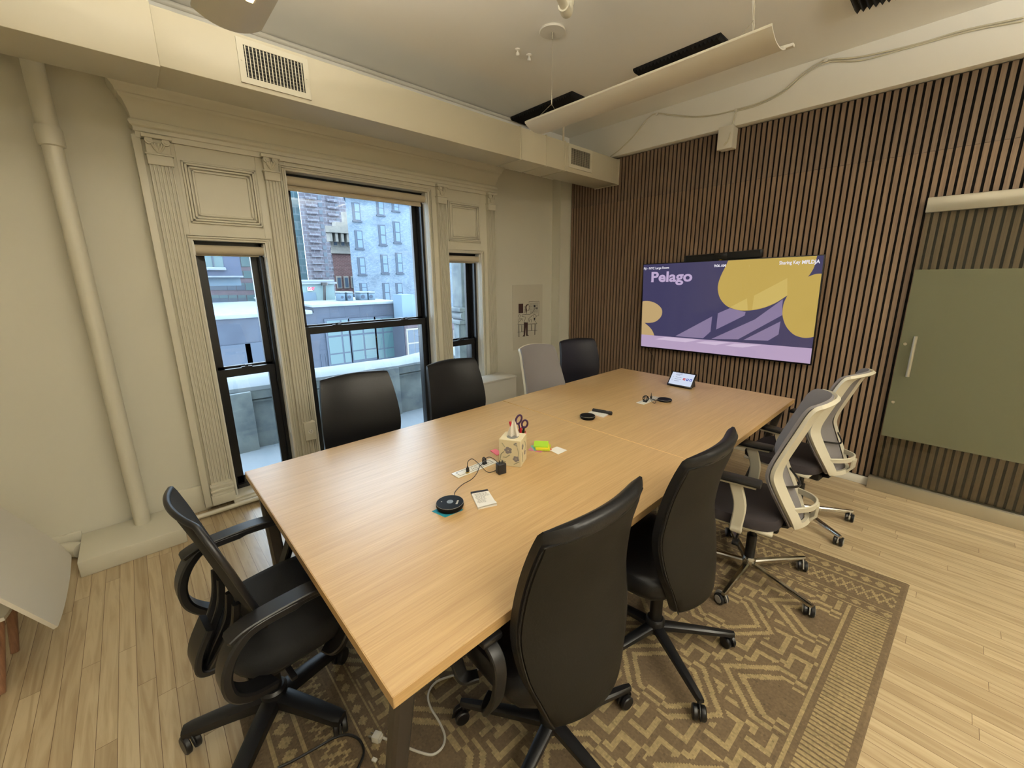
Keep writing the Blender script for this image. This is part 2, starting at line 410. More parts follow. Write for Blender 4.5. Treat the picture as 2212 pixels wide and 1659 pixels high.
# architrave beads round the openings
for (x0, x1, z0, z1) in OPEN:
    for k, d in enumerate((.006, .02)):
        b.box(x0-.012-d, x0-.006-d, 3.494, 3.51, z0, z1+d); b.box(x1+.006+d, x1+.012+d, 3.494, 3.51, z0, z1+d)
        b.box(x0-.012-d, x1+.012+d, 3.494, 3.51, z1+.008+d, z1+.016+d)
b.build('surround_board', 'trimw', sur)
def pilaster(x0, x1, n):
    b = MB(); w_ = x1-x0; g = w_/(n*2+1)
    b.box(x0, x1, 3.482, 3.507, .2, 2.34)
    for k in range(n+1): b.box(x0+g*2*k, x0+g*2*k+g, 3.472, 3.484, .22, 2.33, .002, 1)
    for z0, z1, d in ((.05, .12, .022), (.12, .145, .012), (.145, .165, .02), (.165, .18, .012), (.18, .20, .018)):
        b.box(x0-d*.6, x1+d*.6, 3.482-d, 3.508, z0, z1, .004)
    b.build('pilaster_shaft', 'trimw', sur)
    c = MB(); c.box(x0-.004, x1+.004, 3.462, 3.507, 2.33, 2.385, .004)
    c.box(x0-.01, x1+.01, 3.456, 3.507, 2.385, 2.395, .003)
    # carved scrolls and a centre leaf
    for sx in (x0+.018, x1-.018):
        c.cyl((sx, 3.455, 2.462), (sx, 3.507, 2.462), .02, n=14); c.cyl((sx, 3.449, 2.462), (sx, 3.46, 2.462), .01, n=10)
    xm = (x0+x1)/2
    for k in range(5):
        a = (k-2)*.5; c.tube([(xm, 3.475, 2.40), (xm+.02*math.sin(a), 3.462, 2.425), (xm+.036*math.sin(a), 3.452, 2.44+.012*math.cos(a))], [.006, .010, .005], 6)
    c.box(x0, x1, 3.472, 3.507, 2.395, 2.475, .004); c.box(x0-.014, x1+.014, 3.446, 3.507, 2.475, 2.497, .004)
    c.build('pilaster_capital', 'trimw', sur)
pilaster(.22, .335, 6); pilaster(.835, .925, 4); pilaster(2.242, 2.335, 6); pilaster(2.842, 2.935, 6)
def panel(x0, x1, z0, z1):
    b = MB()
    for k, (d, y0) in enumerate(((0, 3.492), (.014, 3.484), (.03, 3.490), (.048, 3.495))):
        for a in ((x0+d, x1-d, z0+d, z0+d+.013), (x0+d, x1-d, z1-d-.013, z1-d), (x0+d, x0+d+.013, z0+d, z1-d), (x1-d-.013, x1-d, z0+d, z1-d)):
            b.box(a[0], a[1], y0, 3.507, a[2], a[3], .003, 1)
    b.build('raised_panel', 'trimw', sur)
panel(.375, .785, 2.01, 2.385); panel(2.365, 2.755, 2.0, 2.375)
prof = [(.015, 2.475), (.015, 2.505), (.022, 2.51), (.022, 2.532), (.034, 2.540), (.038, 2.555), (.034, 2.566), (.024, 2.572), (.026, 2.60), (.035, 2.63), (.045, 2.66), (.058, 2.675), (.062, 2.69), (.070, 2.694), (.074, 2.71), (.083, 2.722), (.093, 2.735), (.097, 2.752), (.097, 2.768)]
rs = []
for X, sg, Y in ((0, -1, YW), (0, -1, None), (1, 1, None), (1, 1, YW)):
    ring = []
    for d, z in prof:
        x = (.2-d if X == 0 else 2.93+d); ring.append((x, (3.5-d) if Y is None else YW, z))
    ring += [((.2 if X == 0 else 2.93), YW if Y is not None else 3.51, 2.768), ((.2 if X == 0 else 2.93), YW if Y is not None else 3.51, 2.475)]
    rs.append(ring)
MB().rings(rs).build('cornice', 'trimw', sur, sharp=25)
b = MB(); 
for k, (x0, x1, _, _) in enumerate(OPEN): b.box(x0-.03, x1+.03, 3.43 if k < 2 else 3.47, 3.62, .03, .052, .004).box(x0-.02, x1+.02, 3.46 if k < 2 else 3.475, 3.62, .052, .066, .003)
b.build('window_sill', 'trimw', sur)
b = MB()   # white liners of the reveals
for x0, x1, z0, z1 in OPEN:
    b.box(x0-.001, x0+.008, 3.50, 3.60, z0+.006, z1-.001).box(x1-.008, x1+.001, 3.50, 3.60, z0+.006, z1-.001)
b.build('reveal_liner', 'white', sur)

# ------------------------------------------------------------ windows
def window(i, x0, x1, z0, z1, zm):
    w_ = struct(thing('window_%d' % i, ((x0+x1)/2, 3.6, z0)))
    b = MB()   # black outer frame, 16 cm deep
    b.box(x0, x0+.03, 3.602, 3.79, z0, z1).box(x1-.03, x1, 3.602, 3.79, z0, z1).box(x0, x1, 3.602, 3.79, z1-.03, z1).box(x0, x1, 3.602, 3.80, z0+.006, z0+.035)
    b.box(x0+.03, x0+.036, 3.66, 3.675, z0, z1).box(x1-.036, x1-.03, 3.66, 3.675, z0, z1)
    b.build('window_frame', 'black_sash', w_)
    a0, a1 = x0+.032, x1-.032
    u = MB(); u.box(a0, a0+.045, 3.69, 3.725, zm-.03, z1-.03).box(a1-.045, a1, 3.69, 3.725, zm-.03, z1-.03).box(a0, a1, 3.69, 3.725, z1-.08, z1-.03).box(a0, a1, 3.69, 3.725, zm-.03, zm+.012)
    u = u.build('upper_sash', 'black_sash', w_)
    MB().box(a0+.04, a1-.04, 3.705, 3.709, zm, z1-.06).build('pane', 'glass', u, sharp=0)
    l = MB(); l.box(a0, a0+.045, 3.63, 3.665, z0+.035, zm).box(a1-.045, a1, 3.63, 3.665, z0+.035, zm).box(a0, a1, 3.625, 3.665, zm-.058, zm).box(a0, a1, 3.63, 3.665, z0+.035, z0+.095)
    l = l.build('lower_sash', 'black_sash', w_)
    MB().box(a0+.04, a1-.04, 3.645, 3.649, z0+.09, zm-.05).build('pane', 'glass', l, sharp=0)
    xs_ = [(a0+a1)/2] if x1-x0 < .6 else [a0+.27, a1-.22]
    for x in xs_:
        k = MB(); k.box(x-.035, x+.035, 3.632, 3.662, zm, zm+.007, .002).cyl((x, 3.648, zm+.006), (x, 3.648, zm+.018), .01, n=12).box(x-.004, x+.03, 3.642, 3.652, zm+.012, zm+.019, .002)
        k.build('sash_lock', 'black_sash', l)
    return w_
window(1, *OPEN[0], 1.0); window(2, *OPEN[1], 1.262); window(3, *OPEN[2], .992)
# roller blinds
def blind(x0, x1, z1, drop, label):
    t = thing('roller_blind', ((x0+x1)/2, 3.56, z1-.09), label, 'blind', 'rolled-up blinds in the window openings')
    MB().cyl((x0+.014, 3.555, z1-.052), (x1-.016, 3.555, z1-.052), .031, n=24).build('fabric_roll', 'blind', t)
    for x in (x0+.01, x1-.012): MB().box(x-.004, x+.004, 3.52, 3.598, z1-.09, z1-.002, .002).cyl((x-.006, 3.555, z1-.052), (x+.006, 3.555, z1-.052), .036, n=20).build('end_bracket', 'plastic_white', t)
    MB().box(x0+.02, x1-.045, 3.571, 3.574, z1-drop, z1-.055).build('blind_fabric', 'blind', t, sharp=0)
    MB().box(x0+.018, x1-.043, 3.566, 3.578, z1-drop-.014, z1-drop+.006, .003).build('hem_bar', 'blind', t)
    b = MB(); z = z1-.07
    while z > .45: b.box(x1-.0135, x1-.0105, 3.515, 3.518, z-.006, z); b.box(x1-.0135, x1-.0105, 3.530, 3.533, z-.006, z); z -= .009
    b.build('bead_chain', 'plastic_white', t, sharp=0)
blind(.36, .79, 1.9, .078, 'short cream roller blind rolled up in the narrow window left of the big one')
blind(.97, 2.16, 2.415, .105, 'wide cream roller blind rolled up at the top of the tall middle window')
blind(2.35, 2.765, 1.89, .078, 'short cream roller blind in the narrow window nearest the poster')

# ------------------------------------------------------------ ventilation duct
du = thing('air_duct', (1, 2.9, 2.63), 'long cream painted rectangular air duct running above the windows to the slatted wall', 'duct')
b = MB(); b.box(XL, .285, 2.757, 3.075, 2.628, 2.893, .003).box(.285, 2.635, 2.765, 3.075, 2.636, 2.885, .003).box(2.635, 4.112, 2.765, 3.075, 2.636, 2.885, .003)
b.build('duct_body', 'duct', du)
for x in (2.635, 2.955, 3.215, 4.108): MB().box(x-.006, x+.006, 2.758, 3.08, 2.63, 2.892, .002).build('duct_seam', 'duct', du)
MB().box(3.215, 3.24, 2.80, 2.803, 2.886, ZC-.037).build('hanger_strap', 'duct', du)
def register(x0, x1, z0, z1, a, n, label):
    t = thing('air_register', ((x0+x1)/2, 2.765, z0), label, 'vent', 'air registers set in the duct')
    b = MB(); e = (x0+a, x1-a, z0+a, z1-a)
    b.box(x0, x1, 2.757, 2.766, z0, e[2]).box(x0, x1, 2.757, 2.766, e[3], z1).box(x0, e[0], 2.757, 2.766, e[2], e[3]).box(e[1], x1, 2.757, 2.766, e[2], e[3])
    for x in (x0+a/2, x1-a/2): b.cyl((x, 2.7545, (z0+z1)/2), (x, 2.758, (z0+z1)/2), .004, n=10)
    b.build('register_frame', 'trimw', t)
    MB().box(e[0], e[1], 2.7630, 2.7648, e[2], e[3]).build('dark_opening', 'dark_gap', t, sharp=0)
    b = MB(); w_ = (e[1]-e[0])/n
    for k in range(n): b.box(e[0]+w_*(k+.5)-w_*(.14 if x0 < 2 else .1), e[0]+w_*(k+.5)+w_*(.14 if x0 < 2 else .1), 2.7585 if x0 < 2 else 2.760, 2.7615, e[2], e[3])
    b.build('louvre_blades', 'trimw', t, sharp=0)
    b = MB(); h_ = (e[3]-e[2])/9
    for k in range(9): b.box(e[0], e[1], 2.7612, 2.763, e[2]+h_*(k+.5)-.0018, e[2]+h_*(k+.5)+.0018)
    b.build('rear_bars', mat('bar_grey%d' % n, (90, 86, 76), .6), t, sharp=0)
register(.613, .958, 2.659, 2.866, .029, 17, 'large cream air register with vertical blades, nearer the camera end of the duct')
register(3.262, 3.622, 2.676, 2.881, .032, 18, 'smaller looking air register at the slatted wall end of the duct')

# ------------------------------------------------------------ pipes and plinth by the windows
t = thing('heating_riser', (-.165, 3.44, .1), 'thick cream painted vertical heating pipe left of the window surround', 'pipe')
MB().cyl((-.165, 3.445, .10), (-.165, 3.445, 2.36), .041, n=28).build('lower_pipe', 'trimw', t)
MB().cyl((-.165, 3.445, 2.36), (-.165, 3.445, ZC), .043, n=28).build('upper_pipe', 'trimw', t)
MB().lathe([(.042, 2.345), (.052, 2.35), (.053, 2.43), (.047, 2.445), (.043, 2.446)], (-.165, 3.445, 0), 28).build('collar', 'trimw', t)
tag(MB().box(-.45, .03, 3.17, 3.545, 0, .1, .006).build('pipe_plinth', 'trimw'), 'low cream painted box on the floor boxing in the foot of the vertical pipe', 'plinth')
t = thing('floor_pipe', (-.9, 3.5, 0), 'fat cream pipe with an elbow entering the left end of the low floor box', 'pipe')
MB().cyl((-2.5, 3.49, .052), (-.60, 3.49, .052), .035, n=20).build('pipe_run', 'trimw', t)
MB().tube(smooth([(-.62, 3.49, .052), (-.54, 3.49, .052), (-.50, 3.47, .054), (-.452, 3.42, .054)]), .044, 20).build('elbow', 'trimw', t)
t = thing('radiator_pipe', (1.5, 3.4, 0), 'thin cream pipe lying along the floor below the window sills', 'pipe')
MB().cyl((.035, 3.40, .035), (2.46, 3.40, .035), .016, n=14).build('pipe_run', 'trimw', t)
for x in (.5, 2.2): MB().box(x, x+.02, 3.385, 3.415, 0, .024).build('support', 'trimw', t)
# wall outlet on the pier between windows
t = thing('wall_outlet', (.905, 3.48, .36), 'cream surface box with a single socket on the pier beside the tall window', 'outlet')
MB().box(.862, .948, 3.44, 3.5045, .367, .52, .006).build('outlet_box', 'trimw', t)
MB().lathe([(.0, 0), (.019, 0), (.019, .003), (0, .003)], (.905, 3.44, .442), 20, Matrix.Rotation(PI/2, 3, 'X')).build('socket_face', 'plastic_white', t)
b = MB(); b.box(.8965, .8995, 3.4355, 3.437, .443, .452).box(.9105, .9135, 3.4355, 3.437, .443, .452).box(.903, .907, 3.4355, 3.437, .430, .435); b.build('socket_slots', 'ink', t, sharp=0)
# white cabinet by the right window
t = thing('white_cabinet', (2.74, 3.2, 0), 'plain white pedestal cabinet standing below the right-hand window', 'cabinet')
MB().box(2.51, 2.97, 3.206, 3.455, 0, .58, .004).build('cabinet_body', 'white', t)
MB().box(2.507, 2.973, 3.2, 3.455, .58, .6, .003).build('cabinet_top', 'white', t)

# ------------------------------------------------------------ ceiling things
def pendant(cx, y0, y1, label, lit, canopy=(2.115, .86)):
    t = thing('pendant_light', (cx, (y0+y1)/2, 2.65), label, 'pendant light', 'trough pendant lights')
    hw = .118
    def fn(u, v):
        x = (u*2-1); return (cx+x*hw, y0+(y1-y0)*v, 2.655+.04*abs(x)**2.2)
    MB().sheet(fn, 14, 2, .005).build('trough', 'white', t)
    b = MB()
    for s in (-1, 1): b.box(cx+s*hw-.003, cx+s*hw+.003, y0, y1, 2.692, 2.702, .002)
    b.build('rim', 'trimw', t)
    MB().box(cx-.02, cx+.02, y0+.1, y1-.1, 2.661, 2.678).build('lamp_tube', 'glow' if lit else 'white', t)
    for yc in canopy:
        MB().lathe([(0, ZC), (.084, ZC), (.087, ZC-.006), (.083, ZC-.012), (0, ZC-.012)], (cx, yc, 0), 36).build('canopy', 'white', t)
        b = MB(); b.cyl((cx, yc, 2.79), (cx, yc, ZC-.05), .0013, n=6); b.cyl((cx, yc, ZC-.05), (cx, yc, ZC-.01), .005, .008, n=10); b.cyl((cx, yc, 2.80), (cx, yc, 2.86), .004, n=8)
        for s in (-1, 1): b.tube([(cx, yc, 2.80), (cx+s*hw, yc, 2.70)], .0013, 6)
        b.build('suspension_wire', 'steel', t)
    if not lit:
        MB().tube(smooth([(cx+.03, .90, ZC-.01), (cx+.028, .89, 3.0), (cx+.035, .87, 2.8), (cx+.03, .85, 2.68)]), .006, 8).build('power_cord', 'cable_w', t)
        MB().box(cx+.085, cx+.112, y0-.03, y0+.01, 2.674, 2.688, .004).build('end_clip', 'white', t)
    return t
pendant(2.31, .735, 2.255, 'unlit white curved trough pendant hanging over the table by thin wires', False)
p2 = pendant(.48, .735, 2.24, 'trough pendant whose rounded end shows at the top edge above the first air register', True)
MB().box(.49, .512, 1.88, 1.975, 2.648, 2.652).build('light_slot', 'glow', p2, sharp=0)
for cx in (.48, 2.31):
    pendant(cx, -2.9, -1.3, 'lit trough pendant hanging behind the camera, %s' % ('nearer the left wall' if cx < 1 else 'nearer the slatted wall'), True, (-1.5, -2.7))
for x, y, r_ in ((-.9, -1.2, .3), (1.2, -1.2, .3), (3.3, -1.5, .2)):
    b = MB(); b.lathe([(r_+.04, ZC), (r_+.06, ZC-.02), (r_+.05, ZC-.06), (r_+.04, ZC-.06), (r_+.03, ZC-.01)], (x, y, 0), 40)
    tag(b.build('ceiling_lamp', 'white'), 'round surface ceiling lamp %s' % {-.9: 'behind the camera on the left', 1.2: 'behind the camera in the middle', 3.3: 'behind the glass door side'}[x], 'ceiling lamp')
# black foam strips on the ceiling
def foam(y0, y1, label, x0=3.2):
    b = MB(); n = max(3, int((y1-y0)/.028)); h = (y1-y0)/n
    for k in range(n):
        ya = y0+k*h; b.prism([(x0, ya, ZC-.014), (x0, ya+h, ZC-.014), (x0, ya+h/2, ZC-.036)], (.30, 0, 0))
    b.box(x0, x0+.30, y0, y1, ZC-.015, ZC-.0005)
    tag(b.build('acoustic_foam', 'foam', sharp=0), label, 'foam strip', 'black foam strips on the ceiling')
foam(2.60, 3.40, 'black foam strip on the ceiling touching the header above the duct', 3.10); foam(1.37, 2.03, 'black foam strip on the ceiling above the middle of the pendant', 3.15); foam(.25, .715, 'black foam strip on the ceiling cut by the top edge of the photo')
# sprinkler branch pipe
t = thing('sprinkler_pipe', (1.7, 1.55, 3.0), 'cream painted sprinkler pipe with an elbow below the ceiling', 'pipe')
MB().cyl((1.1, 1.25, 3.0), (1.86, 1.625, 3.0), .021, n=20).build('pipe_run', 'trimw', t)
MB().tube(smooth([(1.85, 1.62, 3.0), (1.90, 1.645, 3.0), (1.925, 1.655, 3.02), (1.93, 1.66, 3.06)]), .029, 20).build('elbow', 'trimw', t)
b = MB(); b.cyl((1.93, 1.66, 3.05), (1.93, 1.66, ZC), .019, n=20).lathe([(.032, 3.04), (.034, 3.05), (.034, 3.075), (.03, 3.08)], (1.93, 1.66, 0), 20)
b.build('drop_pipe', 'trimw', t)
for x, y, lb in ((2.295, 2.434, 'left'), (2.407, 2.431, 'right')):
    t = thing('ceiling_hook', (x, y, ZC-.04), 'small white ceiling knob, %s one of the pair near the pendant canopy' % lb, 'hook', 'pair of ceiling knobs')
    MB().lathe([(0, ZC), (.02, ZC), (.018, ZC-.006), (.006, ZC-.012), (.006, ZC-.02)], (x, y, 0), 18).build('rosette', 'white', t)
    MB().lathe([(.001, ZC-.044), (.011, ZC-.04), (.014, ZC-.031), (.011, ZC-.022), (.001, ZC-.018)], (x, y, 0), 18).build('knob', 'white', t)
# cables on the beam
XB = 4.036
def bc(pts, r=.005): return smooth([at(u, v, 'x', XB) for u, v in pts], 8)
c1 = MB().tube(bc([(1318, 338), (1340, 322), (1372, 290), (1400, 256), (1419, 245), (1450, 248), (1500, 252), (1545, 248), (1590, 237), (1640, 222), (1690, 197), (1740, 155), (1784, 131), (1850, 124), (1920, 110), (2000, 90), (2080, 66), (2212, 38)]), .006, 6)
c1 = c1.build('beam_cable', 'cable_wall'); tag(c1, 'long cream cable sagging along the beam above the slatted wall', 'cable', 'cables on the beam')
c2 = MB().tube(bc([(1590, 240), (1640, 226), (1695, 198), (1742, 159), (1790, 134), (1860, 130), (1960, 104), (2100, 66), (2212, 45)]), .005, 6).build('beam_cable', 'cable_wall')
tag(c2, 'second cream cable running beside the first along the right half of the beam', 'cable', 'cables on the beam')
c3 = MB().tube(smooth([at(1591, 238, 'x', 4.03), at(1584, 262, 'x', 4.03), at(1577, 290, 'x', 4.0), at(1572, 305, 'x', 3.995), at(1564, 314, 'x', 3.995), at(1569, 306, 'x', 3.992)], 8), .005, 6).build('beam_cable', 'cable_wall')
tag(c3, 'short cream cable dropping from the beam onto the white bracket plate', 'cable', 'cables on the beam')
for u, v, lb in ((1419, 246, 'at the left end of the sagging cable'), (1784, 130, 'where both cables meet the ceiling edge'), (1590, 238, 'above the small bracket board')):
    p = at(u, v, 'x', 4.036); tag(MB().box(p.x-.008, p.x+.009, p.y-.012, p.y+.012, p.z-.012, p.z+.012, .002).build('cable_clip', 'white'), 'small white cable clip on the beam, '+lb, 'clip', 'cable clips on the beam')
tag(MB().box(4.0, 4.044, 1.557, 1.682, 2.733, 2.915, .002).box(4.044, 4.112, 1.56, 1.68, 2.74, 2.905).build('bracket_plate', 'white'), 'small white board hanging over the top of the slats under the beam', 'bracket')

# ------------------------------------------------------------ television
TA = (Vector((4.037, 2.361, 1.779)), Vector((4.035, .774, 1.81)), Vector((4.056, 2.343, .887)), Vector((4.054, .757, .917)))
tvo = (TA[0]+TA[1]+TA[2]+TA[3])/4
tu = (TA[1]-TA[0]).normalized(); tw = (TA[0]-TA[2]); tw = (tw-tu*tw.dot(tu)).normalized(); tn = tu.cross(tw)   # right, up, toward the room
if tn.x > 0: tn = -tn
TW, TH = 1.587, .893
def tvp(a, b_, c=0): return tvo+tu*a+tw*b_+tn*c
def raytv(u, v, off=0):      # photo pixel -> point of the screen plane
    d = _f+_r2*((u-1106-PX)/FPX)-_u2*((v-829.5-PY)/FPX); o_ = tvo+tn*off
    return CAM+d*((o_-CAM).dot(tn)/d.dot(tn))
tv = thing('television', (4.1, tvo.y, tvo.z-TH/2), 'large wall-mounted television showing a purple and yellow welcome screen', 'television')
TM = Matrix((tu, tw, tn)).transposed().to_4x4(); TM.translation = tvo
MB().box(-TW/2, TW/2, -TH/2, TH/2, -.028, 0, .003, M=TM).box(-TW/2+.3, TW/2-.3, -TH/2+.15, TH/2-.2, -.05, -.028, M=TM).build('housing', 'tvblack', tv)
def flat(pts, off, m, name, parent, s0=5.267, ox=1380, oy=540, pin=True):
    q = []
    for x, y_ in pts:
        p = raytv(ox+x/s0, oy+y_/s0); a = (p-tvo).dot(tu); c = (p-tvo).dot(tw)
        a = max(-TW/2+.008, min(TW/2-.008, a)); c = max(-TH/2+.014, min(TH/2-.008, c)); q.append(tvp(a, c, off))
    bm = MB(); bm.prism(q, tn*.0001); return bm.build(name, m, parent, sharp=0)
SM = lambda n, c, s: screen_mat(n, c, s)
scr = flat([(0, 0), (2300, -60), (2300, 1500), (0, 1300)], .0004, SM('screen_violet', (70, 66, 100), .95), 'screen_image', tv)
ar = SM('screen_pink', (205, 180, 215), .8)
flat([(0, 958), (1985, 1121), (2100, 1500), (0, 1300)], .0010, ar, 'pink_band', scr)
yb = SM('screen_yellow', (216, 184, 96), .8)
blob = smooth([(1035, 60, 0), (1000, 160, 0), (940, 280, 0), (905, 380, 0), (900, 460, 0), (925, 550, 0), (985, 625, 0), (1060, 665, 0), (1170, 690, 0), (1300, 684, 0), (1430, 655, 0), (1560, 600, 0), (1690, 518, 0)], 4)
blob2 = smooth([(1690, 518, 0), (1648, 610, 0), (1634, 720, 0), (1650, 810, 0), (1690, 890, 0), (1760, 960, 0), (1840, 992, 0), (1920, 1000, 0), (2080, 975, 0)], 4)
blob3 = smooth([(2200, 265, 0), (2095, 268, 0), (2010, 274, 0), (1925, 305, 0)], 4); blob4 = smooth([(1925, 305, 0), (1965, 250, 0), (2000, 180, 0), (2030, 60, 0)], 4)
flat([(p.x, p.y) for p in blob+blob2[1:]+blob3+blob4[1:]], .0008, yb, 'yellow_shape', scr)
lb_ = smooth([(-60, 700, 0), (0, 600, 0), (100, 580, 0), (190, 605, 0), (250, 655, 0), (266, 705, 0), (250, 762, 0), (195, 812, 0), (130, 828, 0), (65, 828, 0)], 4)
lc_ = smooth([(65, 828, 0), (120, 875, 0), (155, 920, 0), (176, 972, 0)], 4)
flat([(p.x, p.y) for p in lb_+lc_[1:]]+[(-60, 960)], .0008, SM('screen_sand', (216, 184, 130), .8), 'sand_shape', scr)
sh = SM('screen_lilac_light', (150, 134, 170), .85)
for q in ([(415, 980), (835, 755), (815, 930), (730, 1005)], [(900, 720), (1035, 662), (1215, 705), (1205, 745), (880, 905)], [(825, 1012), (1320, 790), (1640, 560), (1632, 640), (1634, 740), (1130, 1016)], [(1190, 1024), (1612, 812), (1590, 960), (1470, 1032)]):
    flat(q, .0012, sh, 'light_patch', scr)
sy = SM('screen_pale_yellow', (226, 198, 112), .82)
for q in ([(1040, 650), (1232, 550), (1240, 684), (1170, 688), (1080, 668)], [(1310, 520), (1690, 320), (1690, 515), (1560, 598), (1430, 650), (1290, 682)]): flat(q, .0012, sy, 'light_patch', scr)
sp = SM('screen_pale_pink', (226, 205, 232), .85)
for q in ([(190, 1015), (300, 990), (690, 1022), (530, 1050)], [(650, 1055), (750, 1038), (1040, 1052), (870, 1082)], [(980, 1090), (1090, 1065), (1400, 1080), (1180, 1110)]): flat(q, .0014, sp, 'floor_patch', scr)
wt = emit('screen_white', (240, 236, 244), 1.0)
def tvtext(s, u, v, u2, v2, size, m, bold=0, name='screen_text'):
    p = raytv(1380+u/5.267, 540+v/5.267); wd = (raytv(1380+u2/5.267, 540+v2/5.267)-p).dot(tu); a = (p-tvo).dot(tu); c = (p-tvo).dot(tw)
    return text_mesh(name, s, size, m, scr, tvp(a, c, .0018), tu, tw, bold, width=wd)
tvtext('Fiji - NYC Large Room', 58, 224, 344, 218, .0315, wt, .0006)
tvtext('9:06 AM', 856, 196, 988, 194, .034, wt, .0008)
tvtext('Sharing Key', 1597, 166, 1836, 160, .040, wt, .0008); tvtext('MFLDJA', 1856, 158, 2062, 152, .040, wt, .0013)
lil = emit('screen_lilac', (200, 178, 214), .95)
tvtext('Pelago', 142, 362, 606, 360, .142, lil, .0042, 'screen_title')
for u0, v0 in ((139, 364), (308, 362)):
    p = raytv(1380+u0/5.267, 540+v0/5.267); a = (p-tvo).dot(tu); c = (p-tvo).dot(tw)
    q = [tvp(a-.002, c, .0019), tvp(a+.028, c, .0019), tvp(a+.022, c+.01, .0019), tvp(a+.004, c+.01, .0019)]
    MB().prism(q, tn*.0001).build('title_serif', lil, scr, sharp=0)
MB().tube(smooth([tvp(-.72, -TH/2+.01, -.02), tvp(-.69, -TH/2-.05, -.03), tvp(-.66, -TH/2-.12, -.045), tvp(-.655, -TH/2-.35, -.05)]), .003, 6).build('hanging_cable', 'cable_b', tv)
# sound bar with camera
t = thing('video_bar', (4.05, 1.55, 1.79), 'long black video conference bar mounted above the television', 'video bar')
a_, b_ = at(1477, 569, 'x', 4.086), at(1647, 556, 'x', 4.086)
ang = math.atan2(b_.z-a_.z, a_.y-b_.y)
c_ = (a_+b_)/2; c_.z += .035
VM = Matrix.Translation(c_) @ Matrix.Rotation(-ang, 4, 'X')
L_ = (a_-b_).length/2
MB().box(-.009, .026, -L_, L_, -.036, .036, .009, M=VM).build('bar_body', 'tvblack', t)
MB().box(-.0125, -.0095, -L_+.02, L_-.02, -.028, .028, .001, M=VM).build('speaker_grille', 'foam', t)
MB().box(-.016, -.012, -.06, .06, -.024, .024, .0015, M=VM).lathe([(0, -.019), (.014, -.019), (.016, -.014), (0, -.014)], c_, 20, Matrix.Rotation(PI/2, 3, 'Y').inverted() if 0 else Matrix.Rotation(PI/2, 3, 'Y')).build('camera_lens', 'tvblack', t)
MB().box(-.0175, -.0155, -.012, .008, -.034, -.029, M=VM).build('status_light', emit('amber_led', (255, 200, 80), 1.2), t)

# ------------------------------------------------------------ sliding glass door
gd = struct(thing('door_1', (4.06, -.9, 0)))
MB().box(4.055, 4.095, -1.9, .252, 2.062, 2.158, .003).build('head_rail', 'steel', gd)
MB().box(4.035, 4.098, -1.9, .268, .0, .098, .003).build('floor_rail', 'steel', gd)
MB().box(4.060, 4.070, -1.9, .246, .098, 2.062).build('glass_pane', 'clear', gd, sharp=0)
MB().box(4.0565, 4.0575, -1.9, .244, .447, 1.684).build('frosted_film', 'frost', gd, sharp=0)
b = MB(); b.tube([(4.012, .166, .93), (4.012, .166, 1.225)], .0115, 16)
for z in (.96, 1.195): b.cyl((4.012, .166, z), (4.06, .166, z), .008, n=12)
b.build('door_handle', 'steel', gd)
b = MB()
for z in (.72, 1.16): b.lathe([(0, 0), (.012, 0), (.010, .006), (0, .006)], (4.056, .215, z), 14, Matrix.Rotation(-PI/2, 3, 'Y'))
b.build('glass_fixing', 'steel', gd)
# poster
po = thing('wall_poster', (3.51, 3.56, .8), 'translucent poster of a person reaching towards a pinboard, on the wall beside the right window', 'poster')
MB().box(3.257, 3.762, 3.5675, 3.5692, .797, 1.566).build('poster_film', 'poster', po, sharp=0)
def pp(x, y_, off=0): p = at(880+x/5.821, 620+y_/5.821, 'y', 3.5672-off); return p
def pflat(pts, m, off=.0002, nm='drawn_shape'): MB().prism([pp(x, y_, off) for x, y_ in pts], (0, .0001, 0)).build(nm, m, po, sharp=0)
def pline(ls, wd=.0022, nm='drawn_lines', off=.0004):
    b = MB()
    for l in ls: b.tube([pp(x, y_, off) for x, y_ in l], wd, 4)
    b.build(nm, 'ink', po, sharp=0)
pflat([(1398, 212), (1456, 208), (1456, 326), (1398, 330)], 'brown')
pflat([(1465, 445), (1514, 448), (1512, 600), (1493, 602), (1491, 500), (1480, 605), (1462, 606)], 'brown')
pflat([(1446, 622), (1462, 600), (1480, 602), (1478, 622)], 'brown'); pflat([(1492, 614), (1494, 596), (1510, 598), (1526, 608), (1524, 614)], 'brown')
pflat([(1486, 300), (1484, 250), (1492, 226), (1508, 217), (1520, 222), (1502, 238), (1498, 262), (1504, 284), (1500, 325), (1493, 325)], 'brown', .0004)
pflat([(1590, 225), (1610, 228), (1608, 255), (1590, 252)], 'ink'); pflat([(1622, 255), (1636, 256), (1634, 280), (1622, 278)], 'ink'); pflat([(1588, 390), (1608, 388), (1606, 410), (1600, 418), (1590, 412)], 'ink')
pline([[(1530, 300), (1530, 184), (1656, 180), (1652, 362), (1615, 366)], [(1508, 218), (1530, 226), (1540, 262), (1526, 290), (1504, 302)], [(1500, 325), (1500, 345), (1440, 350), (1442, 368), (1488, 378), (1468, 445), (1516, 448), (1524, 400), (1580, 350)],
       [(1505, 345), (1540, 345), (1575, 320), (1600, 275), (1615, 262)], [(1390, 470), (1400, 430), (1405, 398), (1445, 398), (1448, 430)], [(1390, 470), (1465, 468)], [(1515, 466), (1630, 462), (1605, 425), (1590, 420)],
       [(1398, 350), (1416, 348), (1428, 365), (1414, 382), (1398, 370), (1398, 350)], [(1385, 568), (1462, 562)], [(1512, 552), (1632, 544)], [(1408, 440), (1425, 415), (1440, 402)],
       [(1590, 340), (1612, 350), (1620, 375), (1600, 395), (1585, 370), (1590, 340)], [(1535, 440), (1532, 415), (1556, 405), (1560, 445)]])
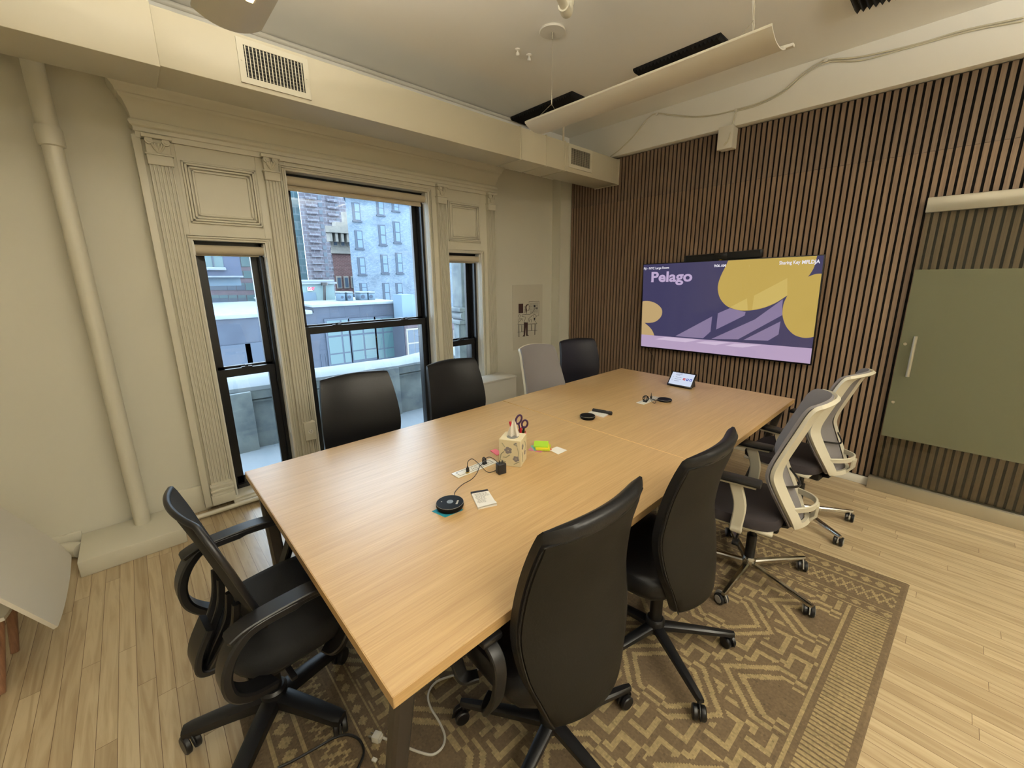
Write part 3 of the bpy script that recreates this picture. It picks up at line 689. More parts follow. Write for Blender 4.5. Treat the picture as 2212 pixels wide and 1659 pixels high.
pline([[(1397, 478), (1400, 628)], [(1404, 478), (1406, 628)], [(1432, 480), (1436, 562)], [(1440, 480), (1444, 560)], [(1555, 470), (1557, 548)], [(1563, 470), (1565, 548)], [(1602, 466), (1598, 602)], [(1610, 466), (1606, 602)]], .0026)
pline([[(1545, 205+k*14), (1640, 200+k*14)] for k in range(10)]+[[(1550+k*17, 204), (1548+k*16, 330)] for k in range(6)], .0011)
pline([[(1462, 250+k*14), (1484, 249+k*14)] for k in range(6)], .0018)

# ------------------------------------------------------------ conference table (two tops)
def tabletop(cx, cy, a, L, W_, name, label, legs, ports):
    t = thing(name, (cx, cy, 0), label, 'table', 'two halves of the long conference table', a)
    def w(x, y_, z): c, s = math.cos(a), math.sin(a); return Vector((cx+c*x-s*y_, cy+s*x+c*y_, z))
    M_ = Matrix.Translation((cx, cy, 0)) @ Matrix.Rotation(a, 4, 'Z')
    MB().box(-L/2+.002, L/2-.0008, -W_/2+.002, W_/2-.002, .7085, .74, .0012, 1, M=M_).build('tabletop', 'table', t)
    b = MB()
    b.box(-L/2, -L/2+.002, -W_/2, W_/2, .708, .7396, M=M_).box(-L/2, L/2-.0008, -W_/2, -W_/2+.002, .708, .7396, M=M_).box(-L/2, L/2-.0008, W_/2-.002, W_/2, .708, .7396, M=M_)
    b.build('edge_band', 'tedge', t)
    sx_ = 1 if cx < 2 else -1
    MB().box(sx_*(L/2-.0032), sx_*(L/2-.0012), -W_/2, W_/2, .7385, .7403, M=M_).build('seam_edge', mat('pale_seam_edge', (232, 200, 146), .5), t, sharp=0)
    for lx in legs:
        for s in (-1, 1):
            b = MB(); x = lx; y0 = s*(W_/2-.055); y1 = s*(W_/2-.23)
            b.tube([M_ @ Vector((x, y0, .708)), M_ @ Vector((x, y1, .017))], 1, flat=(.055, .045), up=(0, 1, 0))
            b.build('leg', 'tleg', t)
        MB().box(lx-.025, lx+.025, -W_/2+.05, W_/2-.05, .668, .708, .002, M=M_).build('crossbar', 'tleg', t)
    MB().box(min(legs), max(legs), -.32, -.28, .67, .705, M=M_).box(min(legs), max(legs), .28, .32, .67, .705, M=M_).build('rail', 'tleg', t)
    return t
tabletop(1.112, 1.488, R(.32), 1.662, 1.522, 'conference_table', 'oak table half nearest the camera, with tissue box and black puck speaker', (-.775, .72), 0)
tabletop(2.748, 1.4937, R(-.1), 1.6065, 1.522, 'conference_table', 'oak table half nearest the television, with the small tablet on it', (-.74, .745), 0)
ZT = .7402
def grommet(x0, x1, y0, y1, label, sockets):
    t = thing('power_strip', ((x0+x1)/2, (y0+y1)/2, ZT), label, 'power strip', 'power strips set in the tabletops')
    MB().box(x0, x1, y0, y1, ZT-.0001, ZT+.004, .0015).build('strip_plate', 'plastic_white', t)
    b = MB()
    b.box(x0+.018, x1-.018, y0+.010, y0+.0115, ZT+.004, ZT+.0046).box(x0+.018, x1-.018, y1-.0115, y1-.010, ZT+.004, ZT+.0046).box(x0+.018, x0+.0195, y0+.01, y1-.01, ZT+.004, ZT+.0046).box(x1-.0195, x1-.018, y0+.01, y1-.01, ZT+.004, ZT+.0046)
    for k in range(sockets):
        xc = x0+(x1-x0)*(.38+.19*k)
        for s in (-1, 1): b.box(xc+s*.013-.006, xc+s*.013-.004, y0+.022, y0+.03, ZT+.004, ZT+.0047).box(xc+s*.013+.003, xc+s*.013+.005, y0+.022, y0+.03, ZT+.004, ZT+.0047).box(xc+s*.013-.002, xc+s*.013+.001, y0+.035, y0+.038, ZT+.004, ZT+.0047)
    b.build('socket_openings', 'ink', t, sharp=0)
    return t
g1 = grommet(.984, 1.223, 1.464, 1.523, 'white power strip flush in the table between the tissue box and the near puck speaker', 3)
MB().box(1.035, 1.052, 1.468, 1.48, ZT+.004, ZT+.009, .001).build('usb_port', 'brass', g1)
g2 = grommet(2.607, 2.853, 1.45, 1.513, 'white power strip in the far table half, with a black cable bundle on it', 3)
# puck speakers
def puck(x, y, r, h, label, top=True, rz=0):
    t = thing('puck_speaker', (x, y, ZT), label, 'speakerphone', 'round black table speakers', rz)
    Mm = Matrix.Rotation(rz, 3, 'Z')
    MB().lathe([(0, ZT), (r*.9, ZT), (r*.93, ZT+.004), (r*.93, ZT+h*.30), (r*.88, ZT+h*.34), (r*.88, ZT+h*.42), (r*.99, ZT+h*.46), (r, ZT+h*.52), (r, ZT+h*.86), (r*.975, ZT+h), (0, ZT+h)], (x, y, 0), 48).build('speaker_body', 'puck', t)
    MB().lathe([(r*.968, ZT+h+.0002), (r*.976, ZT+h+.0004), (r*.984, ZT+h-.0008)], (x, y, 0), 48).build('rim_ring', 'castgrey', t)
    if top:
        MB().lathe([(0, ZT+h+.0008), (.013, ZT+h+.0008), (.0135, ZT+h), (0, ZT+h-.001)], (x+.002, y+.002, 0), 24).build('call_button', mat('button_grey', (120, 130, 140), .3), t)
        b = MB(); d = Matrix.Rotation(R(42), 4, 'Z'); T2 = Matrix.Translation((x, y, 0)) @ Matrix.Rotation(R(-47), 4, 'Z')
        for k in range(5): b.box(.026+.0003*k, .034, -.014+.006*k, -.011+.006*k, ZT+h, ZT+h+.0005, M=T2)
        b.build('printed_logo', 'paper', t, sharp=0)
        MB().box(-.036, -.032, -.002, .002, ZT+h, ZT+h+.0005, M=T2).build('indicator_dot', 'paper', t, sharp=0)
    return t
puck(.817, 1.285, .056, .024, 'round black puck speaker nearest the camera, sitting on a teal sticky note')
tag(MB().prism([(.747, 1.312, ZT), (.762, 1.238, ZT), (.845, 1.232, ZT), (.84, 1.31, ZT)], (0, 0, .0006)).build('sticky_note', 'teal_note', sharp=0), 'teal sticky note lying under the nearest puck speaker', 'sticky note')
puck(2.082, 1.558, .050, .021, 'round black puck speaker beside the white eraser card at the middle of the table', False)
puck(2.806, 1.393, .052, .014, 'round black puck speaker beside the far power strip', False)
def cable(pts, r, label, m='cable_b', cat='cable', k=8, grp=None):
    return tag(MB().tube(smooth(pts, k), r, 6).build('cable', m), label, cat, grp)
cab = thing('speaker_cable', (1.05, 1.45, ZT), 'thin black cable looping from the near power strip to the nearest puck speaker', 'cable')
MB().tube(smooth([(1.045, 1.474, ZT+.038), (1.05, 1.476, ZT+.06), (1.075, 1.47, ZT+.066), (1.10, 1.44, ZT+.03), (1.115, 1.41, ZT+.006), (1.15, 1.40, ZT+.004), (1.19, 1.42, ZT+.006), (1.205, 1.455, ZT+.02), (1.19, 1.485, ZT+.034), (1.165, 1.492, ZT+.03), (1.145, 1.488, ZT+.014), (1.115, 1.475, ZT+.010), (1.07, 1.435, ZT+.008), (1.02, 1.41, ZT+.004), (.96, 1.40, ZT+.003), (.90, 1.37, ZT+.003), (.875, 1.335, ZT+.004), (.862, 1.318, ZT+.008)], 8), .0016, 8).build('cord', 'cable_b', cab)
MB().box(1.037, 1.052, 1.469, 1.479, ZT+.009, ZT+.032, .003).cyl((1.0445, 1.474, ZT+.03), (1.0445, 1.474, ZT+.042), .004, .002, n=10).build('usb_plug', 'bplast', cab)
b = MB()
for k in range(4): b.tube(smooth([(1.158+.012*math.cos(q)*(1-.1*k), 1.49+.006*math.sin(q+k), ZT+.026+.014*math.sin(q)) for q in [i*PI/4 for i in range(8)]], 4, True), .0018, 6, True)
b.box(1.15, 1.172, 1.482, 1.50, ZT+.004, ZT+.014, .003)
b.build('coiled_bundle', 'cable_b', cab)
# charger
t = thing('charger_block', (1.163, 1.365, ZT), 'black square charger cube standing with its prongs up beside the tissue box', 'charger')
CM = Matrix.Translation((1.163, 1.368, 0)) @ Matrix.Rotation(R(-12), 4, 'Z')
MB().box(-.021, .021, -.017, .017, ZT, ZT+.052, .004, 3, M=CM).build('charger_body', 'bplast', t)
MB().box(-.009, -.0075, -.003, .003, ZT+.052, ZT+.066, M=CM).box(.0065, .008, -.003, .003, ZT+.052, ZT+.066, M=CM).build('prongs', 'tleg', t)
# tissue box
tA, tB, tC = at(1082.6, 1004.7, 'z', ZT), at(1125, 1010, 'z', ZT), at(1136, 990, 'z', ZT)
tu_ = (tA-tB); an = math.atan2(tu_.y, tu_.x)-PI/2
ctr = tB+Vector((math.cos(an), math.sin(an), 0))*.054+Vector((-math.sin(an), math.cos(an), 0))*.056
t = thing('tissue_box', (ctr.x, ctr.y, ZT), 'cream cube tissue box printed with grey flowers, tissue sticking out', 'tissue box')
XM = Matrix.Translation((ctr.x, ctr.y, ZT)) @ Matrix.Rotation(an, 4, 'Z')
hx, hy, hz = .054, .056, .137
bx = MB().box(-hx, hx, -hy, hy, 0, hz, .0015, 1, M=XM).build('carton', mat('cream_carton', (216, 204, 168), .6), t)
b = MB(); g_ = mat('grey_flower_print', (120, 112, 112), .7); g2_ = mat('grey_stem_print', (140, 138, 112), .7)
def prt(face, s, q, r, n=5, mm=None):
    for k in range(n):
        a = k*2*PI/n+s*7; cx_, cz_ = s+math.cos(a)*r*.55, q+math.sin(a)*r*.55
        pts = []
        for j in range(8):
            c = j*PI/4; x_ = cx_+math.cos(c)*r*.5; z_ = cz_+math.sin(c)*r*.42
            pts.append(XM @ (Vector((-hx-.0003-.00005*k, x_, z_)) if face == 0 else Vector((x_, -hy-.0003-.00005*k, z_))))
        b.prism(pts, XM.to_3x3() @ (Vector((.0001, 0, 0)) if face == 0 else Vector((0, .0001, 0))))
prt(0, .008, .083, .020); prt(0, -.032, .042, .017); prt(1, .02, .05, .014); prt(1, -.02, .095, .016); prt(0, -.03, .118, .010, 3)
b.build('flower_print', g_, bx, sharp=0)
b = MB()
for f_, p_ in ((0, [(-.04, .1), (-.045, .075), (-.043, .055)]), (0, [(.03, .075), (.045, .06), (.05, .03), (.02, .02)]), (0, [(.04, .12), (.025, .1)]), (0, [(.0, .06), (.02, .045), (.035, .045)]), (1, [(.02, .11), (.03, .08), (.02, .06)]), (1, [(-.03, .07), (-.02, .04), (-.03, .02)]), (0, [(-.022, .125), (-.04, .105)]), (0, [(-.05, .03), (-.02, .012)])):
    b.tube([XM @ (Vector((-hx-.0001, s, q)) if f_ == 0 else Vector((s, -hy-.0001, q))) for s, q in p_], .0022, 4)
b.build('stem_print', g2_, bx, sharp=0)
MB().lathe([(0, hz+.0004), (.034, hz+.0004), (.034, hz), (0, hz)], (0, 0, 0), 28).build('_o', 'dark_gap') if 0 else None
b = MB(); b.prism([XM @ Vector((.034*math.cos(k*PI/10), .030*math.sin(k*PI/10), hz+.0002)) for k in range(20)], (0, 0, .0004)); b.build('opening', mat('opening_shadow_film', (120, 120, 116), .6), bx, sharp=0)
def tis(u, v):
    a = (u-.5)*2; z = hz+.001+v*(.062+.02*math.cos(a*2.2)); wv = .028*(1-.38*v)
    p_ = XM @ Vector((0, 0, z+.010*math.sin(a*3.4+1)*v)); r0 = Vector((math.sin(YA), -math.cos(YA), 0)); f0_ = Vector((math.cos(YA), math.sin(YA), 0)); return p_+r0*(a*wv*1.15+.004*v)+f0_*(.009*math.sin(a*7+v*2)*(1-.4*v))
MB().sheet(tis, 26, 10, .0006).build('tissue', 'tissue', t, sharp=80)
# pencil cup with scissors
cx_, cy_ = 1.418, 1.512
t = thing('pencil_cup', (cx_, cy_, ZT), 'orange pencil cup mostly hidden behind the tissue box', 'cup')
MB().lathe([(0, ZT), (.032, ZT), (.037, ZT+.098), (.035, ZT+.098), (.030, ZT+.004), (0, ZT+.004)], (cx_, cy_, 0), 28).build('cup_body', 'rust', t)
MB().lathe([(.0372, ZT+.088), (.0385, ZT+.090), (.0385, ZT+.1), (.0365, ZT+.1)], (cx_, cy_, 0), 28).build('cup_rim', 'pink', t)
def pen(a, lean, L, m1, label, r=.0045, grp='pens in the cup'):
    dx, dy = math.cos(a)*lean, math.sin(a)*lean
    p0 = Vector((cx_+dx*.2, cy_+dy*.2, ZT+.006)); p1 = Vector((cx_+dx, cy_+dy, ZT+L)); d = (p1-p0)
    tt = thing('pen', p0, label, 'pen', grp)
    MB().tube([p0, p0+d*.72], r, 10).build('barrel', m1, tt); MB().tube([p0+d*.72, p1], [r*1.15, r], 10).build('cap', m1, tt)
pen(2.25, .05, .155, 'red', 'red flat marker leaning left out of the pencil cup', .006); pen(1.9, .034, .145, 'bplast', 'black pen just beside the red marker in the pencil cup')
pen(4.9, .012, .125, 'red', 'short red pen in front of the scissors in the pencil cup', .005); pen(5.6, .028, .13, 'bplast', 'black pen on the right side of the pencil cup'); pen(5.9, .031, .12, mat('green_plastic', (90, 150, 40), .4), 'green pen at the right rim of the pencil cup')
t = thing('scissors', (cx_, cy_, ZT+.01), 'scissors with purple handles standing handles-up in the pencil cup', 'scissors')
sr = Vector((math.sin(YA), -math.cos(YA), 0)); sb = Vector((cx_+.002, cy_-.004, ZT-.002))
def sc(a, z, o=0): return sb+sr*a+Vector((0, 0, z))+sr.cross(Vector((0, 0, 1)))*o
MB().prism([sc(-.006, 0), sc(.004, 0), sc(.008, .105), sc(-.004, .105)], sr.cross(Vector((0, 0, 1)))*.0015).build('blade', 'steel', t, sharp=0)
MB().prism([sc(-.002, 0, .002), sc(.007, 0, .002), sc(.006, .105, .002), sc(-.007, .105, .002)], sr.cross(Vector((0, 0, 1)))*.0015).build('blade', 'steel', t, sharp=0)
def loop(cx, cz, rx, rz, rot, tail, off):
    pts = [sc(cx+math.cos(q)*rx*math.cos(rot)-math.sin(q)*rz*math.sin(rot), cz+math.cos(q)*rx*math.sin(rot)+math.sin(q)*rz*math.cos(rot), off) for q in [k*PI/8 for k in range(16)]]
    b = MB(); b.tube(pts, 1, loop=True, flat=(.010, .0075), up=sr.cross(Vector((0, 0, 1))))
    b.tube(smooth([sc(*p, off) for p in tail]), 1, flat=(.009, .007), up=sr.cross(Vector((0, 0, 1))))
    b.build('handle', 'purple', t)
loop(-.006, .172, .014, .026, R(-22), [(.002, .10), (-.002, .125), (-.006, .146)], 0)
loop(.026, .148, .015, .021, R(-14), [(.0, .10), (.006, .118), (.016, .130)], .003)
# sticky notes
def note(x, y, w_, d, rot, z, th, m, label, grp='loose sticky notes beside the tissue box'):
    NM = Matrix.Translation((x, y, 0)) @ Matrix.Rotation(R(rot), 4, 'Z')
    tag(MB().box(-w_/2, w_/2, -d/2, d/2, z, z+th, M=NM).build('sticky_note', m, sharp=0), label, 'sticky note', grp)
note(1.49, 1.445, .076, .076, 20, ZT, .0010, 'mauve', 'mauve sticky note at the bottom of the sticky note pile')
note(1.522, 1.432, .08, .08, 55, ZT+.0011, .0012, 'coral', 'coral sticky note sticking out to the right under the yellow pads')
note(1.502, 1.448, .07, .07, 62, ZT+.0024, .001, 'aqua', 'pale aqua sticky note under the left of the pile')
note(1.517, 1.425, .076, .076, 38, ZT+.0035, .006, mat('yellow_green_paper', (190, 206, 50), .8), 'yellow-green pad of sticky notes under the yellow pad')
note(1.513, 1.430, .074, .074, 44, ZT+.0096, .007, 'yellow', 'yellow pad of sticky notes under the lime one')
note(1.517, 1.442, .078, .078, 41, ZT+.0168, .006, 'lime', 'lime green pad of sticky notes on top of the pile')
wn = [at(1186, 972, 'z', ZT), at(1206, 982, 'z', ZT), at(1225, 973, 'z', ZT), at(1203, 965, 'z', ZT)]
tag(MB().prism([p+Vector((0, 0, .0004)) for p in wn], (0, 0, .001)).build('paper_slip', 'paper', sharp=0), 'square white paper slip right of the sticky note pile', 'paper')
note(1.298, 1.563, .036, .07, -10, ZT, .004, 'pink', 'pink sticky tab pad peeking out left of the tissue box', 'pink tabs')
# notepad
nq = [at(1017, 1066, 'z', ZT), at(1053, 1060, 'z', ZT), at(1074, 1092, 'z', ZT), at(1033, 1101, 'z', ZT)]
t = thing('notepad', (nq[0]+nq[2])/2, 'small white top-bound notepad with handwriting beside the near puck speaker', 'notepad')
def nb(s, q, z=0): 
    a = nq[0]+(nq[1]-nq[0])*s; b2_ = nq[3]+(nq[2]-nq[3])*s; p = a+(b2_-a)*q; return Vector((p.x, p.y, ZT+z))
MB().prism([nb(0, 0), nb(1, 0), nb(1, 1), nb(0, 1)], (0, 0, .006)).build('pages', 'paper', t, sharp=0)
MB().sheet(lambda u, v: nb(u, v, .0066+(.007*max(0, v-.75)*4*(.4+.6*u) if v > .75 else 0)), 6, 16, .0004).build('top_page', 'paper', t)
MB().prism([nb(-.01, -.005), nb(1.01, -.005), nb(1.01, .10), nb(-.01, .10)], (0, 0, .0078)).build('binding', 'ink', t, sharp=0)
b = MB(); random.seed(3)
for k in range(15):
    q = .17+.04*k; s = .08+.1*random.random(); 
    while s < (.85 if k < 6 else .55):
        L_ = .05+.1*random.random()
        b.tube([nb(s+L_*i/4, q+.014*math.sin(i*2.3+k), .0069) for i in range(5)], .0004, 4); s += L_+.04
b.build('handwriting', 'ink', t, sharp=0)
# far items: black bar and card
a_, b_ = at(1281, 886, 'z', ZT+.014), at(1321, 893, 'z', ZT+.014)
t = thing('hdmi_dongle_bar', ((a_+b_)/2).to_tuple()[:2]+(ZT,), 'black rod-shaped clicker lying behind the white card mid-table', 'clicker')
t.name = 'presentation_clicker'
dd = (b_-a_).normalized()
MB().tube([a_-dd*.004, a_, b_, b_+dd*.004], [.009, .0135, .0135, .009], 14).build('clicker_body', 'bplast', t)
MB().tube([a_+(b_-a_)*.72+Vector((0, 0, .008)), a_+(b_-a_)*.86+Vector((0, 0, .008))], 1, flat=(.012, .012), up=(0, 0, 1)).build('clicker_label', 'castgrey', t)
cq = [at(1271, 893, 'z', ZT), at(1282, 888.5, 'z', ZT), at(1317, 895.5, 'z', ZT), at(1303, 903.2, 'z', ZT)]
t2 = thing('white_card', ((cq[0]+cq[2])/2), 'white card with rounded corners leaning flat against the black clicker', 'card')
MB().prism([p+Vector((0, 0, .001)) for p in cq], (0, 0, .008)).build('card_body', 'plastic_white', t2, sharp=0)
MB().prism([p+Vector((0, 0, .0002)) for p in cq], (0, 0, .0008)).build('card_base', 'coral', t2, sharp=0)
# far cable bundle
cb = thing('cable_bundle', (2.72, 1.47, ZT), 'black cable bundle and upright plug on the far power strip, leading to the far puck', 'cable')
b = MB()
for k in range(5):
    a0 = k*.7; b.tube(smooth([(2.672+.022*math.cos(q)*math.cos(a0), 1.475+.022*math.cos(q)*math.sin(a0), ZT+.030+.022*math.sin(q)) for q in [i*PI/4 for i in range(8)]], 3, True), .0020, 6, True)
b.box(2.655, 2.68, 1.462, 1.486, ZT+.004, ZT+.012, .002).build('coiled_bundle', 'cable_b', cb)
MB().tube(smooth([(2.69, 1.47, ZT+.03), (2.72, 1.462, ZT+.016), (2.74, 1.43, ZT+.004), (2.69, 1.41, ZT+.003), (2.70, 1.44, ZT+.008), (2.75, 1.455, ZT+.012), (2.76, 1.43, ZT+.004), (2.775, 1.425, ZT+.004)], 8), .0018, 6).build('cord', 'cable_b', cb)
MB().cyl((2.775, 1.487, ZT+.004), (2.775, 1.487, ZT+.022), .008, n=14).cyl((2.775, 1.487, ZT+.022), (2.775, 1.487, ZT+.05), .004, .0015, n=10).build('upright_plug', 'bplast', cb)
# tablet console
BL, BR = at(1440, 829.5, 'z', ZT+.012), at(1495, 838.5, 'z', ZT+.012)
BR.x = BL.x; BR = Vector((BL.x+.006, BR.y, ZT+.012))
ud = (BR-BL).normalized(); wd_ = (BR-BL).length
vd = Vector((math.sin(R(42)), 0, math.sin(R(48)))); vd = (vd-ud*vd.dot(ud)).normalized(); nd = ud.cross(vd)
if nd.x > 0: nd = -nd
hh = wd_*.66
t = thing('tablet_console', (BL.x+.05, (BL.y+BR.y)/2, ZT), 'small black touch tablet console with a bright screen at the far end of the table', 'tablet')
KM = Matrix((ud, vd, nd)).transposed().to_4x4(); KM.translation = BL
MB().box(0, wd_, 0, hh, -.014, 0, .004, M=KM).build('tablet_body', 'tvblack', t)
MB().prism([KM @ Vector(q) for q in ((.012, .010, -.015), (wd_-.012, .010, -.015), (wd_-.03, .035, -.05), (.03, .035, -.05))], Vector((0, 0, -.006))).build('foot_lip', 'tvblack', t)
MB().prism([(BL.x+.02, BL.y-.02, ZT), (BL.x+.13, BL.y-.02, ZT), (BL.x+.10, BL.y-.02, ZT+.085)], (0, BR.y-BL.y+.04, 0)).build('wedge_stand', 'tvblack', t)
s_ = MB().box(.011, wd_-.011, .011, hh-.011, 0, .0008, M=KM).build('tablet_screen', screen_mat('tablet_white', (214, 224, 244), 1.0), t, sharp=0)
def kt(s, x, y_, size): text_mesh('screen_text', s, size, emit('txt_grey', (110, 112, 140), .8), s_, KM @ Vector((x, y_, .001)), ud, vd)
b = MB()
for k, (x, y_, L_) in enumerate(((.035, .9, .06), (.045, .80, .055), (.047, .74, .035), (.05, .60, .05), (.047, .47, .055), (.05, .34, .04))):
    b.box(x, x+L_, hh*y_-.0016, hh*y_+.0016, .0008, .0012, M=KM)
for k in range(3): b.box(.028, .033, hh*(.60-.13*k)-.002, hh*(.60-.13*k)+.002, .0008, .0012, M=KM)
b.build('screen_lines', emit('txt_lines', (150, 152, 176), .8), s_, sharp=0)
for k, c in enumerate(((210, 60, 70), (60, 84, 190), (60, 84, 190))):
    MB().box(wd_*(.60+.13*k)-.010, wd_*(.60+.13*k)+.010, hh*.52-.010, hh*.52+.010, .0008, .0014, .0006, 1, M=KM).build('app_icon', emit('icon%d' % k, c, .9), s_, sharp=0)
    MB().box(wd_*(.60+.13*k)-.005, wd_*(.60+.13*k)+.005, hh*.52-.003, hh*.52+.003, .0014, .0018, M=KM).build('icon_glyph', wt, s_, sharp=0)

# ------------------------------------------------------------ chairs (built at the origin facing +Y, then turned)
def star(t, R_, zt, m, tipz, hubr, angs, casterm, wheel=.027, thick=(.046, .030), legtaper=.6):
    b = MB(); b.lathe([(0, zt-.045), (hubr*.9, zt-.045), (hubr, zt-.03), (hubr, zt+.01), (hubr*.8, zt+.02), (0, zt+.02)], (0, 0, 0), 28)
    b.build('hub', m, t)
    for a in angs:
        d = Vector((math.cos(a), math.sin(a), 0)); s = Vector((-math.sin(a), math.cos(a), 0))
        rs = []
        for k, q in enumerate((.02, .25, .5, .75, .93, 1.0)):
            r_ = R_*q; z = zt-.005+(tipz-zt+.005)*q**1.3; w_ = thick[0]*(1-(1-legtaper)*q)/2; h_ = thick[1]*(1-.35*q)
            if q == 1.0: w_ *= .8
            rs.append([d*r_+s*(-w_)+Vector((0, 0, z-h_)), d*r_+s*(-w_)+Vector((0, 0, z-.006)), d*r_+s*(-w_*.6)+Vector((0, 0, z)), d*r_+s*(w_*.6)+Vector((0, 0, z)), d*r_+s*w_+Vector((0, 0, z-.006)), d*r_+s*w_+Vector((0, 0, z-h_))])
        lg = MB().rings(rs).build('leg', m, t)
        # caster: stem, hood, twin wheels
        c = d*(R_-.012); ca = random.uniform(0, 2*PI); u = Vector((math.cos(ca), math.sin(ca), 0)); v = Vector((-math.sin(ca), math.cos(ca), 0))
        cc = c+u*.012
        b = MB(); b.cyl(c+Vector((0, 0, wheel+.008)), c+Vector((0, 0, tipz-.008)), .008, n=12)
        for sg in (-1, 1):
            p0 = cc+v*(sg*.006)+Vector((0, 0, wheel)); p1 = cc+v*(sg*.024)+Vector((0, 0, wheel))
            b.tube([p0, p0+(p1-p0)*.15, p0+(p1-p0)*.8, p1], [wheel*.93, wheel, wheel, wheel*.88], 22)
        hood = [cc+u*(math.cos(k*PI/8)*(wheel+.003))+Vector((0, 0, wheel+math.sin(k*PI/8)*(wheel+.003))) for k in range(9)]
        b.tube(hood, 1, flat=(.014, .004), up=v)
        cs = b.build('caster', 'bplast', lg)
        if casterm:
            b = MB()
            for sg in (-1, 1): b.cyl(cc+v*(sg*.0235)+Vector((0, 0, wheel)), cc+v*(sg*.0262)+Vector((0, 0, wheel)), wheel*.72, wheel*.66, 20)
            b.tube(hood, 1, flat=(.0155, .0055), up=v)
            # grey caps belong to the same wheel set
            b.build('caster_cap', casterm, lg)

def backrings(levels, th, bow, n=11, rear=0, y0=0, crown=0, sh=0):
    """rounded slab: levels = (z, y of rear face, half width)"""
    rs = []
    for k, (z, yr, hw) in enumerate(levels):
        hw = hw-sh; f = []; e = []
        tk = th*(.35 if k in (0, len(levels)-1) else 1); off = (th-tk)/2
        for i in range(n+1):
            s = -1+2*i/n; ed = (1-abs(s)**6)*.5+.5
            zz = z+(crown*(1-s*s) if k >= len(levels)-2 else 0)-(crown*.6*(1-s*s)*-1 if k == 0 else 0)*0
            yb = yr+bow*s*s
            f.append(Vector((s*hw, yb+off+tk*(.5-.5*ed)+y0, zz))); e.append(Vector((s*hw, yb+off+tk*(.5+.5*ed)+y0, zz)))
        rs.append(f+e[::-1])
    return rs
def dense(levels, k=4): return [tuple(p) for p in smooth(levels, k)]
random.seed(11)
def leather_chair(lm, angs, arms, label, hs=1.0, grp='black leather swivel chairs'):
    t = thing('leather_office_chair', (0, 0, 0), label, 'chair', grp)
    lv = dense([(.362, -.215, .158), (.40, -.215, .178), (.48, -.205, .208), (.57, -.185, .238), (.68, -.165, .250), (.78, -.172, .247), (.88, -.19, .237), (.97, -.217, .226), (1.035*hs, -.243, .214)], 3)
    MB().rings(backrings(lv, .050, .045, 14, crown=.010, y0=.007)).build('backrest', lm, t, sharp=60)
    lr = [(z-.004, y_, hw-.009) for z, y_, hw in lv[1:-2]]
    MB().rings(backrings(lr, .022, .045, 14, crown=.008)).build('rear_panel', 'leather_back' if lm == 'leather' else lm, t, sharp=60)
    # seam piping between cushion and rear panel
    pl = [(-hw*.985, y_+.045+.010, z) for z, y_, hw in lv[:-2]]+[(s*lv[-3][2]*.985, lv[-3][1]+.045*s*s+.006, lv[-3][0]+.002+.006*(1-s*s)) for s in (-.6, -.2, .2, .6)]+[(hw*.985, y_+.045+.010, z) for z, y_, hw in lv[:-2][::-1]]
    MB().tube(pl, .0028, 6).build('piping', lm, t)
    # seat
    def so(x, y_): return x
    rs = []
    for z, k in ((.395, .90), (.405, .97), (.43, 1.0), (.465, 1.0), (.483, .96), (.488, .85)):
        ring = []
        for i in range(36):
            a = i*2*PI/36; c, s = math.cos(a), math.sin(a)
            r_ = (abs(c)**4.5+abs(s)**4.5)**(-1/4.5)
            ring.append(Vector((.240*k*c*r_, .10+.232*k*s*r_, z-(.02 if s > .6 else 0)*(s-.6)*1.5)))
        rs.append(ring)
    MB().rings(rs).build('seat', lm, t, sharp=50)
    b = MB(); b.box(-.10, .10, -.12, .13, .345, .397, .012).tube([(.06, .0, .36), (.21, .02, .352)], 1, flat=(.03, .008)).box(-.04, .04, -.18, -.08, .36, .385, .005).box(-.035, .035, -.185, -.165, .36, .47, .004)
    b.build('tilt_mechanism', 'bplast', t)
    b = MB(); b.cyl((0, 0, .10), (0, 0, .26), .027, n=20).cyl((0, 0, .26), (0, 0, .35), .016, n=16); b.build('gas_lift', 'bplast', t)
    if arms:
        for s in (-1, 1):
            x = s*.285
            pth = smooth([(x*.84, .10, .392), (x*.97, .12, .395), (x, .14, .42), (x, .185, .52), (x, .20, .60), (x, .17, .648), (x, .08, .660), (x, -.02, .655), (x, -.07, .61), (x, -.06, .50), (x, -.02, .41), (x*.97, .0, .395), (x*.84, .02, .392)], 5)
            a_ = MB().tube(pth, 1, flat=(.018, .040), up=(s, 0, 0)).build('armrest', 'bplast', t)
            MB().box(x-.035, x+.035, -.05, .19, .662, .684, .009).build('arm_pad', 'bplast', a_)
    star(t, .345, .115, 'bplast', .088, .042, angs, None)
    return t
